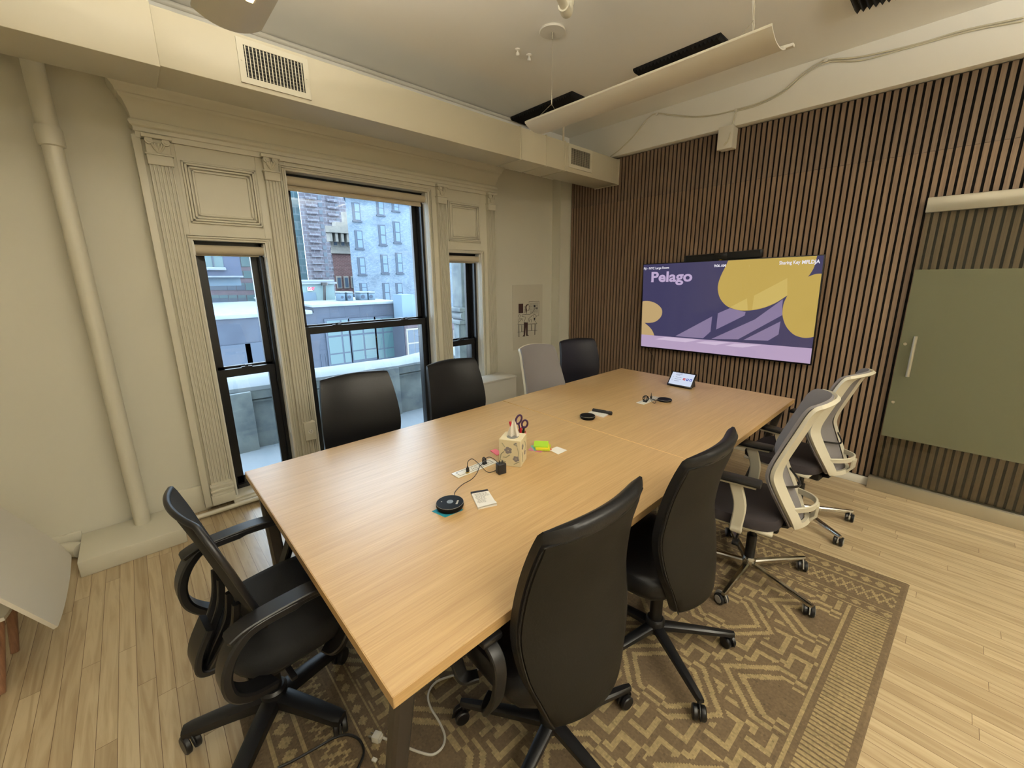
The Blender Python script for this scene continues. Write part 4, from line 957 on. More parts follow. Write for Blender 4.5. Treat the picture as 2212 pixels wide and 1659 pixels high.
def mesh_chair(angs, label, arm_rot=0):
    t = thing('grey_mesh_chair', (0, 0, 0), label, 'chair', 'grey mesh chairs with pale frames')
    L = [(.425, -.225, .12), (.47, -.208, .15), (.55, -.17, .180), (.63, -.132, .198), (.69, -.110, .205), (.75, -.115, .204), (.84, -.145, .196), (.94, -.182, .187), (1.025, -.214, .179), (1.062, -.238, .175), (1.076, -.262, .168)]
    zz = [l[0] for l in L]
    def surf(u, v):
        z = zz[0]+(zz[-1]-zz[0])*v; s = u*2-1
        y_ = float(np.interp(z, zz, [l[1] for l in L])); hw = float(np.interp(z, zz, [l[2] for l in L]))
        return Vector((s*hw, y_+.05*s*s, z+(.012*(1-s*s) if v > .9 else 0)))
    pts = smooth([(l[1], l[2], l[0]) for l in L], 4)
    def surf(u, v):
        q = v*(len(pts)-1); i = min(int(q), len(pts)-2); p = pts[i].lerp(pts[i+1], q-i); s = u*2-1
        return Vector((s*p.y, p.x+.055*s*s, p.z+.014*(1-s*s)*max(0, v-.9)*10))
    MB().sheet(lambda u, v: surf(u, v)+Vector((0, .020, 0)), 14, 36, .012).build('mesh_backrest', 'gmesh', t, sharp=60)
    MB().sheet(lambda u, v: surf(u, v)-Vector((0, 0, 0)), 24, 48, .018, lambda u, v: u < .17 or u > .83 or v < .07 or v > .955).build('back_frame', 'gplast', t, sharp=50)
    b = MB(); b.tube(smooth([surf(.12, .16)+Vector((0, -.01, 0)), surf(.3, .17)+Vector((0, -.06, 0)), surf(.5, .175)+Vector((0, -.075, 0)), surf(.7, .17)+Vector((0, -.06, 0)), surf(.88, .16)+Vector((0, -.01, 0))]), 1, flat=(.03, .010), up=(0, 1, 0))
    b.tube([surf(.5, .02)+Vector((0, -.004, 0)), surf(.5, .10)+Vector((0, -.05, 0)), surf(.5, .17)+Vector((0, -.078, 0))], 1, flat=(.06, .014), up=(0, 1, 0))
    b.build('rear_brace', 'gplast', t)
    MB().tube(smooth([surf(.18, .30)+Vector((0, -.012, 0)), surf(.5, .27)+Vector((0, -.035, 0)), surf(.82, .30)+Vector((0, -.012, 0))]), 1, flat=(.012, .006), up=(0, 1, 0)).build('lumbar_support', 'bplast', t)
    rs = []
    for z, k in ((.405, .93), (.412, .99), (.44, 1.0), (.462, .97), (.468, .85)):
        ring = []
        for i in range(36):
            a = i*2*PI/36; c, s = math.cos(a), math.sin(a); r_ = (abs(c)**4+abs(s)**4)**(-.25)
            ring.append(Vector((.24*k*c*r_, .10+.235*k*s*r_, z-(.02*(s-.6)*1.5 if s > .6 else 0))))
        rs.append(ring)
    MB().rings(rs).build('seat', 'gseat', t, sharp=50)
    MB().box(-.225, .225, -.10, .30, .392, .410, .008).build('seat_pan', 'gplast', t)
    b = MB(); b.box(-.085, .085, -.12, .12, .335, .392, .016).tube([(0, -.08, .36), (0, -.15, .37), (0, -.168, .42)], 1, flat=(.07, .02), up=(0, 0, 1)).tube([(-.06, .03, .35), (-.20, .05, .335), (-.25, .05, .33)], .006, 8).box(-.28, -.235, .035, .065, .322, .338, .004)
    b.build('tilt_mechanism', 'bplast', t)
    b = MB(); b.cyl((0, 0, .085), (0, 0, .25), .025, n=20).cyl((0, 0, .25), (0, 0, .34), .014, n=16); b.build('gas_lift', 'bplast', t)
    for s in (-1, 1):
        x = s*.260
        a_ = MB().tube(smooth([(s*.19, .06, .395), (s*.26, .055, .40), (x, .055, .43), (x, .05, .54), (x, .08, .648)], 5), 1, flat=(.055, .026), up=(s, 0, 0)).tube([(x, -.01, .654), (x, .19, .654)], 1, flat=(.05, .012), up=(0, 0, 1)).build('armrest', 'gplast', t)
        MB().box(x-.038, x+.038, -.03, .215, .660, .684, .010).build('arm_pad', 'bplast', a_)
    star(t, .345, .095, 'chrome', .078, .034, angs, 'castgrey', .029, (.032, .030), .7)
    return t
def put(t, x, y, rz): t.location = (x, y, .0095 if y < 2 and x < 2.6 else 0); t.rotation_euler = (0, 0, rz); return t
def A(*d, off=0): return [R(a-off) for a in d]
put(leather_chair('leather', A(125, 197, 269, 341, 53), True, 'black leather chair with loop arms nearest the camera, seen from behind'), .862, .762, R(-1.5))
put(leather_chair('leather', A(237, 309, 21, 93, 165), False, 'black leather chair seen from behind, second from the camera'), 1.512, .715, R(1))
wc = leather_chair('leather', A(80, 152, 224, 296, 8), False, 'black leather chair facing us in front of the tall middle window'); put(wc, .985, 2.46, R(180-4))
wc2 = copy_tree(wc); put(wc2, 1.70, 2.385, R(180+1)); wc2['label'] = 'black leather chair facing us before the pier right of the tall window'
nc = leather_chair('navy', A(80, 152, 224, 296, 8), False, 'dark navy leather chair in the far corner by the slatted wall', .965); put(nc, 3.36, 2.56, R(180-14))
m1 = mesh_chair(A(177, 249, 321, 33, 105, off=8), 'pale framed grey mesh chair on the rug beside the black leather chairs'); put(m1, 2.30, .575, R(10))
m2 = copy_tree(m1); put(m2, 3.18, .545, R(-7)); m2['label'] = 'pale framed grey mesh chair off the rug, nearest the glass door'
m3 = copy_tree(m1); put(m3, 2.44, 2.22, R(180-8)); m3['label'] = 'pale framed grey mesh chair on the window side beside the white cabinet'

# black mesh task chair at the near end of the table
t = thing('black_task_chair', (0, 0, 0), 'black mesh task chair with looped arms at the near left end of the table', 'chair')
L = [(.51, -.04, .125), (.56, -.05, .175), (.65, -.072, .222), (.75, -.10, .245), (.84, -.125, .246), (.90, -.144, .232), (.94, -.157, .205), (.965, -.166, .165)]
pts_ = smooth([(l[1], l[2], l[0]) for l in L], 4)
def bs(u, v):
    q = v*(len(pts_)-1); i = min(int(q), len(pts_)-2); p = pts_[i].lerp(pts_[i+1], q-i); s = u*2-1
    return Vector((s*p.y, p.x+.030*s*s-.012, p.z+.012*(1-s*s)*max(0, v-.85)*6))
MB().sheet(lambda u, v: bs(u, v)+Vector((0, .010, 0)), 14, 26, .012).build('mesh_backrest', 'bmesh', t, sharp=60)
ed = [bs(0, v/14) for v in range(15)]+[bs(u/8, 1) for u in range(1, 8)]+[bs(1, 1-v/14) for v in range(15)]+[bs(1-u/8, 0) for u in range(1, 8)]
MB().tube(smooth(ed, 2, True), .0092, 10, loop=True).build('back_frame', 'bplast', t)
b = MB()
for x in (-.075, -.03, .03, .075):
    b.tube(smooth([(x*.5, -.165, .40), (x, -.145, .46), (x*1.4, -.10, .55), (x*1.6, -.084, .64)]), 1, flat=(.016, .022), up=(0, 1, 0))
b.tube(smooth([(0, -.02, .40), (0, -.12, .385), (0, -.19, .40), (0, -.19, .46), (0, -.15, .54)]), 1, flat=(.10, .022), up=(0, 1, 0))
b.build('back_spine', 'bplast', t)
rs = []
for z, k in ((.385, .84), (.395, .95), (.42, 1.0), (.452, 1.0), (.468, .95), (.474, .82)):
    ring = []
    for i in range(40):
        a = i*2*PI/40; c, s = math.cos(a), math.sin(a); r_ = (abs(c)**3.6+abs(s)**3.6)**(-1/3.6)
        ring.append(Vector((.245*k*c*r_*(1-.05*(s < 0)*abs(s)), .095+.235*k*s*r_, z-(.03*(s-.5)*1.4 if s > .5 else 0)+.006*abs(c))))
    rs.append(ring)
MB().rings(rs).build('seat', 'bmesh', t, sharp=50)
MB().box(-.20, .20, -.10, .24, .368, .388, .008).box(-.09, .09, -.09, .12, .325, .37, .012).box(.10, .24, .0, .02, .345, .357, .003).build('seat_pan', 'bplast', t)
b = MB(); b.cyl((0, 0, .10), (0, 0, .24), .030, .027, 20).cyl((0, 0, .24), (0, 0, .33), .024, .017, 18).cyl((0, 0, .225), (0, 0, .245), .033, n=20); b.build('gas_lift', 'bplast', t)
for s in (-1, 1):
    x = s*.272
    pth = smooth([(x*.80, .13, .376), (x*.93, .14, .385), (x, .165, .42), (x, .20, .50), (x, .222, .575), (x, .205, .628), (x, .14, .650), (x, .03, .660), (x, -.08, .660), (x*.99, -.125, .632), (x*.98, -.155, .585), (x*.97, -.168, .53), (x*.95, -.158, .47), (x*.90, -.115, .42), (x*.80, -.05, .382)], 5)
    n_ = len(pth); rr = [1.0]*n_
    a_ = MB().tube(pth, [1.0]*35+[1.25]*(n_-35) if n_ > 35 else rr, flat=(.024, .052), up=(s, 0, 0)).build('armrest', 'bplast', t)
    MB().tube(smooth([(x, .19, .650), (x, .10, .668), (x, .0, .672), (x, -.10, .668), (x, -.15, .650)], 5), [.75]+[1]*19+[.7], flat=(.016, .062), up=(s, 0, 0)).build('arm_pad', 'bplast', a_)
star(t, .29, .125, 'bplast', .088, .045, A(87, 159, 231, 303, 15, off=-84), None, .033, (.060, .045), .85)
put(t, .165, 1.545, R(-84))

# white shell lounge chair cut by the left edge
t = thing('shell_lounge_chair', (-.75, 2.65, 0), 'white shell lounge chair on wooden dowel legs, cut by the left edge', 'chair')
def shf(u, v):
    s = u*2-1; r_ = min(1, v*4); hw = .33*(1-.07*(1-r_)**2); y_ = 2.64+s*hw
    z = .235+.60*v+.02*s*s*(1-v); x = -.425-.31*v-.004*abs(s)**3-.012*(1-r_)**2
    return Vector((x, y_, z))
MB().sheet(shf, 24, 24, .014).build('shell_back', 'shell', t, sharp=60)
def sst(u, v):
    s = u*2-1; return Vector((-.56-.5*v, 2.66+s*.27*(1-.1*v), .30+.04*s*s+.05*v-.03*math.sin(v*PI)))
MB().sheet(sst, 14, 14, .014).build('shell_seat', 'shell', t, sharp=60)
for (x0, y0), (x1, y1) in (((-.60, 2.74), (-.635, 2.70)), ((-.60, 2.50), (-.64, 2.44)), ((-.98, 2.78), (-1.1, 2.86)), ((-.98, 2.54), (-1.1, 2.44))):
    MB().tube([(x0, y0, .315), (x1, y1, .0)], [.021, .014], 16).build('leg', 'woodleg', t)

# ------------------------------------------------------------ rug
NR, NL, FL, FR = Vector((2.848, -.066, 0)), Vector((.022, .045, 0)), Vector((.06, 2.06, 0)), Vector((2.72, 2.04, 0))
ru, rv = 404, 300
U_ = (np.arange(ru+1)/ru)[:, None]; V_ = (np.arange(rv+1)/rv)[None, :]
def bil(i): return (NL[i]*(1-U_)*(1-V_)+NR[i]*U_*(1-V_)+FR[i]*U_*V_+FL[i]*(1-U_)*V_)
X, Y = bil(0), bil(1)
rng = np.random.default_rng(5)
Z = np.full_like(X, .0085)+rng.normal(0, .0006, X.shape)
Z[0, :] = Z[-1, :] = .002; Z[:, 0] = Z[:, -1] = .002
co = np.stack([X, Y, Z], -1).reshape(-1, 3)
idx = np.arange((ru+1)*(rv+1)).reshape(ru+1, rv+1)
fc = np.stack([idx[:-1, :-1], idx[1:, :-1], idx[1:, 1:], idx[:-1, 1:]], -1).reshape(-1, 4)
me = bpy.data.meshes.new('area_rug'); me.vertices.add(len(co)); me.vertices.foreach_set('co', co.ravel())
me.loops.add(fc.size); me.loops.foreach_set('vertex_index', fc.ravel()); me.polygons.add(len(fc))
me.polygons.foreach_set('loop_start', np.arange(0, fc.size, 4)); me.polygons.foreach_set('loop_total', np.full(len(fc), 4)); me.update(); me.validate()
# woven pattern: a = metres from the near-window end, e = metres from the right end, b = metres from the near edge
LA, LB = 2.80, 2.08
a = ((np.arange(ru)+.5)/ru*LA)[:, None]*np.ones((1, rv)); bb = ((np.arange(rv)+.5)/rv*LB)[None, :]*np.ones((ru, 1))
e = np.minimum(LA-a, a); b2 = np.minimum(bb, LB-bb)
Lt = np.zeros(a.shape)
def Lset(mask, v=1.): Lt[mask] = v
# field: interlocking keys
cs = .021; iu = np.floor(a/cs).astype(int); iv = np.floor(bb/cs).astype(int)
band = iv//5; uu = (iu+band*4) % 9; vv = iv % 5
Lset((vv == 0) & (uu < 7)); Lset((uu == 6) & (vv < 4)); Lset((uu == 0) & (vv >= 0) & (vv < 4)); Lset((vv == 3) & (uu > 1) & (uu < 6)); Lset((uu == 3) & (vv > 2))
# medallions
def med(ca, cb, ha, hb):
    dx = np.abs(a-ca); dy = np.abs(bb-cb)
    nt_ = np.where(dy < .035, .02, 0)
    f = np.maximum((dx+nt_)/ha, (dx/ha*.62+dy/hb))
    Lt[f < 1.13] = 0; Lset((f > .91) & (f < 1.03)); Lset((f > .66) & (f < .78))
for i in range(-1, 6):
    for j in range(-1, 4):
        med(LA-1.20+.56*i-.56*2, .20+.80*j, .155, .27); med(LA-1.43+.56*i-.56*2, .60+.80*j, .155, .22)
# long borders: stripes across
m_ = b2 < .195; Lt[m_] = 0; Lset((b2 > .172) & (b2 < .19))
Lset((b2 > .03) & (b2 < .152) & ((a % .0208) < .0105))
# end borders
m_ = e < .40; Lt[m_] = 0
for q in (.065, .155, .325, .385): Lset((e > q) & (e < q+.008))
tri = np.abs(((bb/.085) % 1)-.5)*2; zg = .195+.085*tri
Lset((e > .16) & (e < .32) & (np.abs(e-zg) < .011)); Lset((e > .16) & (e < .32) & (np.abs(e-(.475-zg)) < .011))
t3 = np.abs(((bb/.06+.25) % 1)-.5)*2
Lset((e > .073) & (e < .15) & (np.abs(e-.112) < .036*t3-.006)); Lset((e > .333) & (e < .385) & (np.abs(e-.358) < .026*t3-.006))
Lt[(e < .03) | (b2 < .026)] = 0
st = rng.normal(0, 1, (ru, 1))*.05+rng.normal(0, 1, (1, rv))*.03+rng.normal(0, 1, (ru, rv))*.09
lo = rng.normal(0, 1, (26, 20)); lo = np.kron(lo, np.ones((16, 15)))[:ru, :rv]*.04
dk, lt_ = np.array(rgb(96, 80, 58)[:3]), np.array(rgb(138, 121, 86)[:3])
c = (dk+(lt_-dk)*Lt[..., None])*(1+np.clip(st+lo, -.4, .4))[..., None]
# the far-left part of the weave is greyer and more contrasted
c = np.clip(c, 0, 1); cc = np.concatenate([c, np.ones(c.shape[:2]+(1,))], -1).reshape(-1, 4)
at_ = me.attributes.new('weave', 'FLOAT_COLOR', 'FACE'); at_.data.foreach_set('color', cc.astype('f').ravel())
rm_ = mat('woven_rug', (150, 130, 90), .95, bump=(420, .5)); nt = rm_.node_tree
an_ = nt.nodes.new('ShaderNodeAttribute'); an_.attribute_name = 'weave'; nt.links.new(an_.outputs['Color'], nt.nodes['Principled BSDF'].inputs['Base Color'])
me.materials.append(rm_)
rug = bpy.data.objects.new('area_rug', me); COL.objects.link(rug); tag(rug, 'brown and beige geometric woven rug under the conference table', 'rug')

# ------------------------------------------------------------ cables and bits on the rug
ZR = .0095
t = thing('white_extension_cord', (.6, 1.1, ZR), 'white extension cord snaking over the rug around the near table leg', 'cord')
cp = [(1040, 1443), (1010, 1453), (970, 1462), (940, 1475), (925, 1500), (930, 1528), (948, 1558), (961, 1590), (955, 1615), (935, 1630), (910, 1626), (885, 1617), (862, 1608), (838, 1598), (826, 1593)]
MB().tube(smooth([at(u, v, 'z', ZR+.004) for u, v in cp], 6), .0042, 8).build('cord', 'cable_w', t)
p = at(815, 1592, 'z', ZR+.014); q_ = at(797, 1586, 'z', ZR+.014); dd = (q_-p).normalized(); sd = Vector((-dd.y, dd.x, 0))
PM = Matrix((dd, sd, Vector((0, 0, 1)))).transposed().to_4x4(); PM.translation = p
MB().box(-.012, .016, -.014, .014, -.013, .012, .003, M=PM).box(-.018, -.010, -.011, .011, -.010, .009, .002, M=PM).build('plug', 'plastic_white', t)
MB().box(.016, .032, -.008, -.0065, -.003, .003, M=PM).box(.016, .032, .0065, .008, -.003, .003, M=PM).cyl(PM @ Vector((.016, 0, -.007)), PM @ Vector((.033, 0, -.007)), .002, n=8).build('plug_prongs', 'steel', t)
cable([at(u, v, 'z', ZR+.004) for u, v in ((600, 1659), (640, 1640), (690, 1612), (720, 1595), (750, 1587), (775, 1597), (786, 1622), (778, 1650), (765, 1672))], .0042, 'black cable curling on the rug below the black task chair')
pb = at(809, 1643, 'z', ZR); BM = Matrix.Translation(pb) @ Matrix.Rotation(R(25), 4, 'Z')
tag(MB().box(-.006, .006, -.009, .009, 0, .007, .0015, M=BM).build('plastic_cap', 'plastic_white'), 'tiny white plastic cap lying on the rug beside the near table leg', 'cap')

# ------------------------------------------------------------ outside: terrace, parapet, roofs and houses
tag(MB().box(-6, 12, 3.83, 5.6, -.5, -.10).build('terrace_snow', 'snow', sharp=0), 'snow lying on the narrow terrace outside the windows', 'snow')['kind'] = 'structure'
def par(x): return 4.86-.00*(x-1.5)**2+ (0 if x > .75 else (.75-x)*.35)
b = MB(); xs_ = [-3+.3*i for i in range(40)]
def ringp(x):
    y0 = par(x); return [(x, y0, -.5), (x, y0, .40), (x, y0-.02, .405), (x, y0-.02, .42), (x, y0, .43), (x, y0-.03, .44), (x, y0-.03, .53), (x, y0+.45, .56), (x, y0+.45, -.5)]
b.rings([ringp(x) for x in xs_])
for x in (.66, 2.30, 3.9): b.box(x-.10, x+.10, 4.815, 4.86, -.3, .53, .008)
pw = b.build('stone_parapet', 'concrete', sharp=30); tag(pw, 'weathered stone parapet wall of the terrace outside the windows', 'parapet wall')
rs = []
for x in xs_:
    y0 = par(x); h = .045+.03*math.sin(x*2.1)+.012*math.sin(x*7); rs.append([(x, y0-.035, .531), (x, y0-.03, .55+h*.3), (x, y0+.06, .565+h), (x, y0+.3, .575+h), (x, y0+.44, .565), (x, y0+.45, .561)])
tag(MB().rings(rs).build('parapet_snow', 'snow'), 'thick cap of snow along the top of the stone parapet', 'snow')
tag(MB().prism([(2.90, 4.16, -.1), (3.04, 4.10, -.1), (3.06, 4.26, -.1), (2.92, 4.3, -.1)], (0, 0, 1.19)).box(2.86, 3.08, 4.08, 4.32, 1.10, 1.15, .01).cyl((2.93, 4.08, 1.20), (2.93, 4.3, 1.20), .05, n=18).cyl((3.04, 4.08, 1.20), (3.04, 4.3, 1.20), .05, n=18).box(2.86, 3.10, 4.07, 4.33, 1.25, 1.30, .01).box(2.92, 3.06, 4.1, 4.3, 1.30, 2.6, .01).build('stone_column', 'concrete'), 'pale stone column with a scrolled capital right outside the rightmost window', 'column')
def W2(Yp, pts): return [at(u, v, 'y', Yp) for u, v in pts]
def slabf(Yp, u0, v0, u1, v1, depth, zlo=-14):
    """upright building front at distance Yp whose top left/right corners are seen at these pixels"""
    p, q = at(u0, v0, 'y', Yp), at(u1, v1, 'y', Yp); return p, q
# building A: long grey-blue wall straight across
YA_ = 26
pa, qa = at(676, 660, 'y', YA_), at(862, 653, 'y', YA_)
A1 = thing('grey_blue_building', (pa.x, YA_, -14), 'low grey-blue building straight across with teal windows and a snowy roof edge', 'building')
zA = (pa.z+qa.z)/2
zB = at(510, 685, 'y', YA_).z
MB().box(pa.x, qa.x, YA_, YA_+15, -14, zA).box(-6, pa.x, YA_, YA_+15, -14, zB).build('wall', 'greyA', A1, sharp=0)
MB().box(pa.x-.1, qa.x+.1, YA_-.15, YA_+15, zA-.08, zA+.08, .04).box(-6, pa.x-.1, YA_-.15, YA_+15, zB-.08, zB+.14, .05).build('roof_snow', 'snow', A1)
b = MB()
for k in range(1, 9): b.box(pa.x+.02, qa.x-.02, YA_-.012, YA_, zA-.33*k, zA-.33*k+.02)
for k in range(1, 6): x = pa.x+(qa.x-pa.x)*k/6; b.box(x, x+.02, YA_-.014, YA_, zA-2.9, zA)
for u in (520, 690, 700, 757, 766, 809, 848): p = at(u, 740, 'y', YA_); b.box(p.x-.02, p.x+.02, YA_-.05, YA_, -14, zA-2.9)
b.build('wall_joints', 'frameA', A1, sharp=0)
for (u0, u1, v0, v1, uc) in ((712, 746, 690, 787, .66), (761, 803, 688, 778, .5), (815, 844, 685, 774, .35)):
    p0, p1 = at((u0+u0+5)/2, v1, 'y', YA_), at((u1+u1+5)/2, v0, 'y', YA_)
    f_ = MB(); f_.box(p0.x-.12, p1.x+.12, YA_-.10, YA_+.1, p0.z-.15, p1.z+.12).build
    f_ = f_.build('window', 'frameA', A1, sharp=0)
    b = MB(); xm = p0.x+(p1.x-p0.x)*uc; h = p1.z-p0.z
    for xa, xb in ((p0.x, xm-.05), (xm+.05, p1.x)):
        for za, zb_ in ((p0.z, p0.z+h*.22), (p0.z+h*.25, p0.z+h*.62), (p0.z+h*.66, p1.z)): b.box(xa, xb, YA_-.12, YA_-.10, za, zb_)
    b.build('pane', 'teal', f_, sharp=0)
for u, v in ((517, 808), (570, 800)):
    p = at(u, v, 'y', YA_); f_ = MB().box(p.x-.7, p.x+.7, YA_-.08, YA_, p.z-.5, p.z+1.6).build('window', 'frameA', A1, sharp=0)
    MB().box(p.x-.15, p.x+.65, YA_-.30, YA_-.08, p.z-.35, p.z+.25, .03).build('air_conditioner', 'white', f_)
    MB().box(p.x-.85, p.x+.85, YA_-.3, YA_-.0, p.z-.62, p.z-.5, .03).build('sill_snow', 'snow', f_)
# roof shed and cooling units on building A
YS = 31
s0, s1 = at(636, 612, 'y', YS), at(721, 613, 'y', YS)
SH = thing('roof_shed', (s0.x, YS, zA), 'pale green rooftop shed with a door and a small red sign across the street', 'shed')
MB().box(s0.x, s1.x, YS, YS+4, zA+.08, s1.z).build('shed_walls', 'greenS', SH, sharp=0)
MB().box(s0.x-.1, s1.x+.15, YS-.2, YS+4, s1.z, s1.z+.12).box(s0.x-.1, s1.x, YS-.15, YS+4, s1.z+.12, s1.z+.28, .05).build('shed_roof_snow', 'snow', SH)
d0, d1 = at(656, 652, 'y', YS), at(682, 631, 'y', YS)
MB().box(d0.x, d1.x, YS-.05, YS, max(d0.z, zA+.09), d1.z).build('shed_door', 'paleF', SH, sharp=0)
e0, e1 = at(664, 628.5, 'y', YS), at(673.5, 620.5, 'y', YS)
es_ = MB().box(e0.x, e1.x, YS-.12, YS, e0.z, e1.z, .02).build('exit_sign', 'white', SH)
text_mesh('sign_lettering', 'EXIT', (e1.z-e0.z)*1.0, mat('sign_red', (226, 50, 80), .5, emis=(226, 50, 80), es=.5), es_, (e0.x+.03, YS-.125, e0.z+.07), (1, 0, 0), (0, 0, 1), .012, spacing=.8)
p0 = at(702, 655, 'y', YS-.4); p1 = at(701, 615, 'y', YS-.4)
b = MB(); b.cyl((p0.x, YS-.4, zA+.085), (p1.x, YS-.4, p1.z), .09, n=14).cyl((p1.x, YS-.4, p1.z-.05), (p1.x, YS-.4, p1.z+.15), .22, n=18)
tag(b.build('vent_pipe', 'black_sash'), 'dark vent pipe with a round cap standing before the rooftop shed', 'vent pipe')
for k, (u0, u1) in enumerate(((737, 749), (752, 766), (780, 797), (798, 813.5))):
    p0, p1 = at(u0, 651, 'y', 28.6), at(u1, 633.5, 'y', 28.6); p1.x = at(u1, 651, 'y', 28.6).x-.06
    U = thing('cooling_unit', (p0.x, 28.6, zA+.08), 'white rooftop cooling unit, %s counting from the shed' % ('first', 'second', 'third', 'fourth')[k], 'cooling unit', 'cooling units on the roof across')
    MB().box(p0.x, p1.x, 28.6, 29.6, zA+.08, p1.z, .05).build('casing', 'paleF', U)
    xm = p0.x+(p1.x-p0.x)*.32; MB().cyl((xm, 28.57, (zA+.11+p1.z)/2), (xm, 28.62, (zA+.11+p1.z)/2), (p1.x-p0.x)*.27, n=20).build('fan_opening', 'frameA', U)
    MB().box(p0.x-.02, p1.x+.02, 28.58, 29.6, p1.z, p1.z+.12, .05).build('unit_snow', 'snow', U)
g0, g1_ = at(867, 637, 'y', 24.5), at(889, 690, 'y', 24.5)
tag(MB().prism([(g0.x, 24.5, g1_.z), (g1_.x+.6, 24.5, g1_.z), (g1_.x+.6, 24.5, g0.z-1.6), (g0.x+.9, 24.5, g0.z), (g0.x, 24.5, g0.z)], (0, 1.2, 0)).build('roof_hood', 'paleF', sharp=0), 'pale angular metal roof hood with snow right of the roof units', 'roof hood')
tag(MB().box(g0.x-.1, g1_.x+3, 24.3, 26, -14, g1_.z).build('lower_roof_block', 'greyA', sharp=0), 'grey block under the angular roof hood', 'building')
# mauve brick house low right
m0 = at(877, 700, 'y', 24)
MH = thing('mauve_house', (m0.x, 24, -14), 'mauve brick house with white framed windows low on the right outside', 'building')
MB().box(m0.x, m0.x+9, 23.8, 24.25, -14, m0.z).build('wall', 'brickE', MH, sharp=0)
MB().box(m0.x-.1, m0.x+9, 23.6, 24.1, m0.z, m0.z+.3).build('cornice', 'cream', MH, sharp=0)
for u in (894, 992): 
    p = at(u, 742, 'y', 23.8); f_ = MB().box(p.x-.5, p.x+.5, 23.7, 23.8, p.z-.9, p.z+1.0).build('window', 'cream', MH, sharp=0)
    b = MB(); [b.box(p.x-.42+.44*i, p.x-.42+.44*i+.4, 23.68, 23.7, p.z-.8+.9*j, p.z-.8+.9*j+.8) for i in range(2) for j in range(2)]; b.build('pane', 'winB', f_, sharp=0)
# building B: tall pale brick party wall
YB_ = 50
q0 = at(744, 424, 'y', YB_); q1 = at(767, 640, 'y', YB_)
xB = (q0.x+q1.x)/2
BB = thing('pale_brick_building', (xB, YB_, -14), 'tall pale blue brick building with scattered narrow windows filling the right of the middle window', 'building')
MB().prism([(xB, YB_, -14), (xB+22, YB_, -14), (xB+30, YB_+12, -14), (xB*(YB_+12)/YB_+.5, YB_+12, -14)], (0, 0, q0.z+14)).build('wall', 'stoneB', BB, sharp=0)
MB().prism([(xB-.5, YB_-.5, q0.z), (xB+22, YB_-.5, q0.z), (xB+30, YB_+12, q0.z), (xB*(YB_+12)/YB_+.5, YB_+12, q0.z)], (0, 0, .5)).build('parapet', 'paleF', BB, sharp=0)
for rows in (((765, 774, 438, 477), (816.5, 825.5, 434, 465), (849, 859, 438, 456)), ((770.5, 780, 498, 537), (819.5, 831.5, 486, 529), (851, 863, 479, 524)), ((776.5, 785.5, 556, 593), (825, 836, 550, 590), (856, 868, 546, 590)), ((781, 789, 611.5, 631), (830, 839, 611, 652), (859, 866, 611, 652))):
    for u0, u1, v0, v1 in rows:
        p = at((u0+u1)/2, (v0+v1)/2, 'y', YB_); h = .47; z0_ = at((u0+u1)/2, v1, 'y', YB_).z; z1_ = at((u0+u1)/2, v0, 'y', YB_).z
        f_ = MB().box(p.x-h, p.x+h, YB_-.05, YB_, z0_, z1_).box(p.x-h-.1, p.x+h+.1, YB_-.18, YB_, z0_-.14, z0_).build('window', 'frameA', BB, sharp=0)
        MB().box(p.x-h*.4, p.x+h-.1, YB_-.08, YB_-.05, z0_+(z1_-z0_)*.06, z0_+(z1_-z0_)*.47).box(p.x-h*.4, p.x+h-.1, YB_-.08, YB_-.05, z0_+(z1_-z0_)*.52, z0_+(z1_-z0_)*.95).build('pane', mat('grey_blue_pane', (72, 94, 118), .4), f_, sharp=0)
# building C: ornate red brick and cream corner house
YC = 75
c0 = at(712, 500, 'y', YC); c1_ = at(756, 490, 'y', YC); c2_ = at(722, 541, 'y', YC)
CC = thing('ornate_brick_building', (c0.x, YC, -14), 'ornate red brick house with cream stone and bracketed cornice, beside the pale building', 'building')
xr_ = at(790, 560, 'y', YC).x
def footp(xo, yo, z0, z1, m, nm):
    x0 = c0.x-xo; y0 = YC-yo; k_ = (YC+10)/y0
    return MB().prism([(x0, y0, z0), (xr_, y0, z0), (xr_+4, YC+10, z0), (x0*k_+.3, YC+10, z0)], (0, 0, z1-z0)).build(nm, m, CC, sharp=0)
footp(0, 0, -14, c2_.z, 'brickC', 'brick_wall')
footp(.1, .1, c2_.z, c0.z-.3, 'cream', 'stone_storey'); footp(.3, .4, c2_.z-.5, c2_.z, 'cream', 'string_course')
footp(1.3, 1.8, c0.z-.3, c0.z+.7, 'cream', 'cornice')
b = MB()
for k in range(14): x = c0.x-.6+k*.95; b.box(x, x+.42, YC-1.5, YC, c0.z-1.7, c0.z-.3)
b.build('cornice_brackets', 'cream', CC, sharp=0)
MB().box(c0.x+.9, xr_, YC-.5, YC+1, c0.z+.7, c0.z+1.6).box(c0.x+2.6, xr_, YC, YC+1, c0.z+1.6, c0.z+3.4).build('roof_balustrade', 'cream', CC, sharp=0)
for j in range(7):
    zt_ = c2_.z-1.6-j*2.9 if j else c2_.z+2.6
    for k in range(6):
        x = c0.x+.35+k*1.25; f_ = MB().box(x-.1, x+.72, YC-.25, YC, zt_-1.9, zt_+.2).build('window', 'cream', CC, sharp=0)
        MB().box(x+.04, x+.58, YC-.3, YC-.25, zt_-1.75, zt_-.05).build('pane', 'winB', f_, sharp=0)
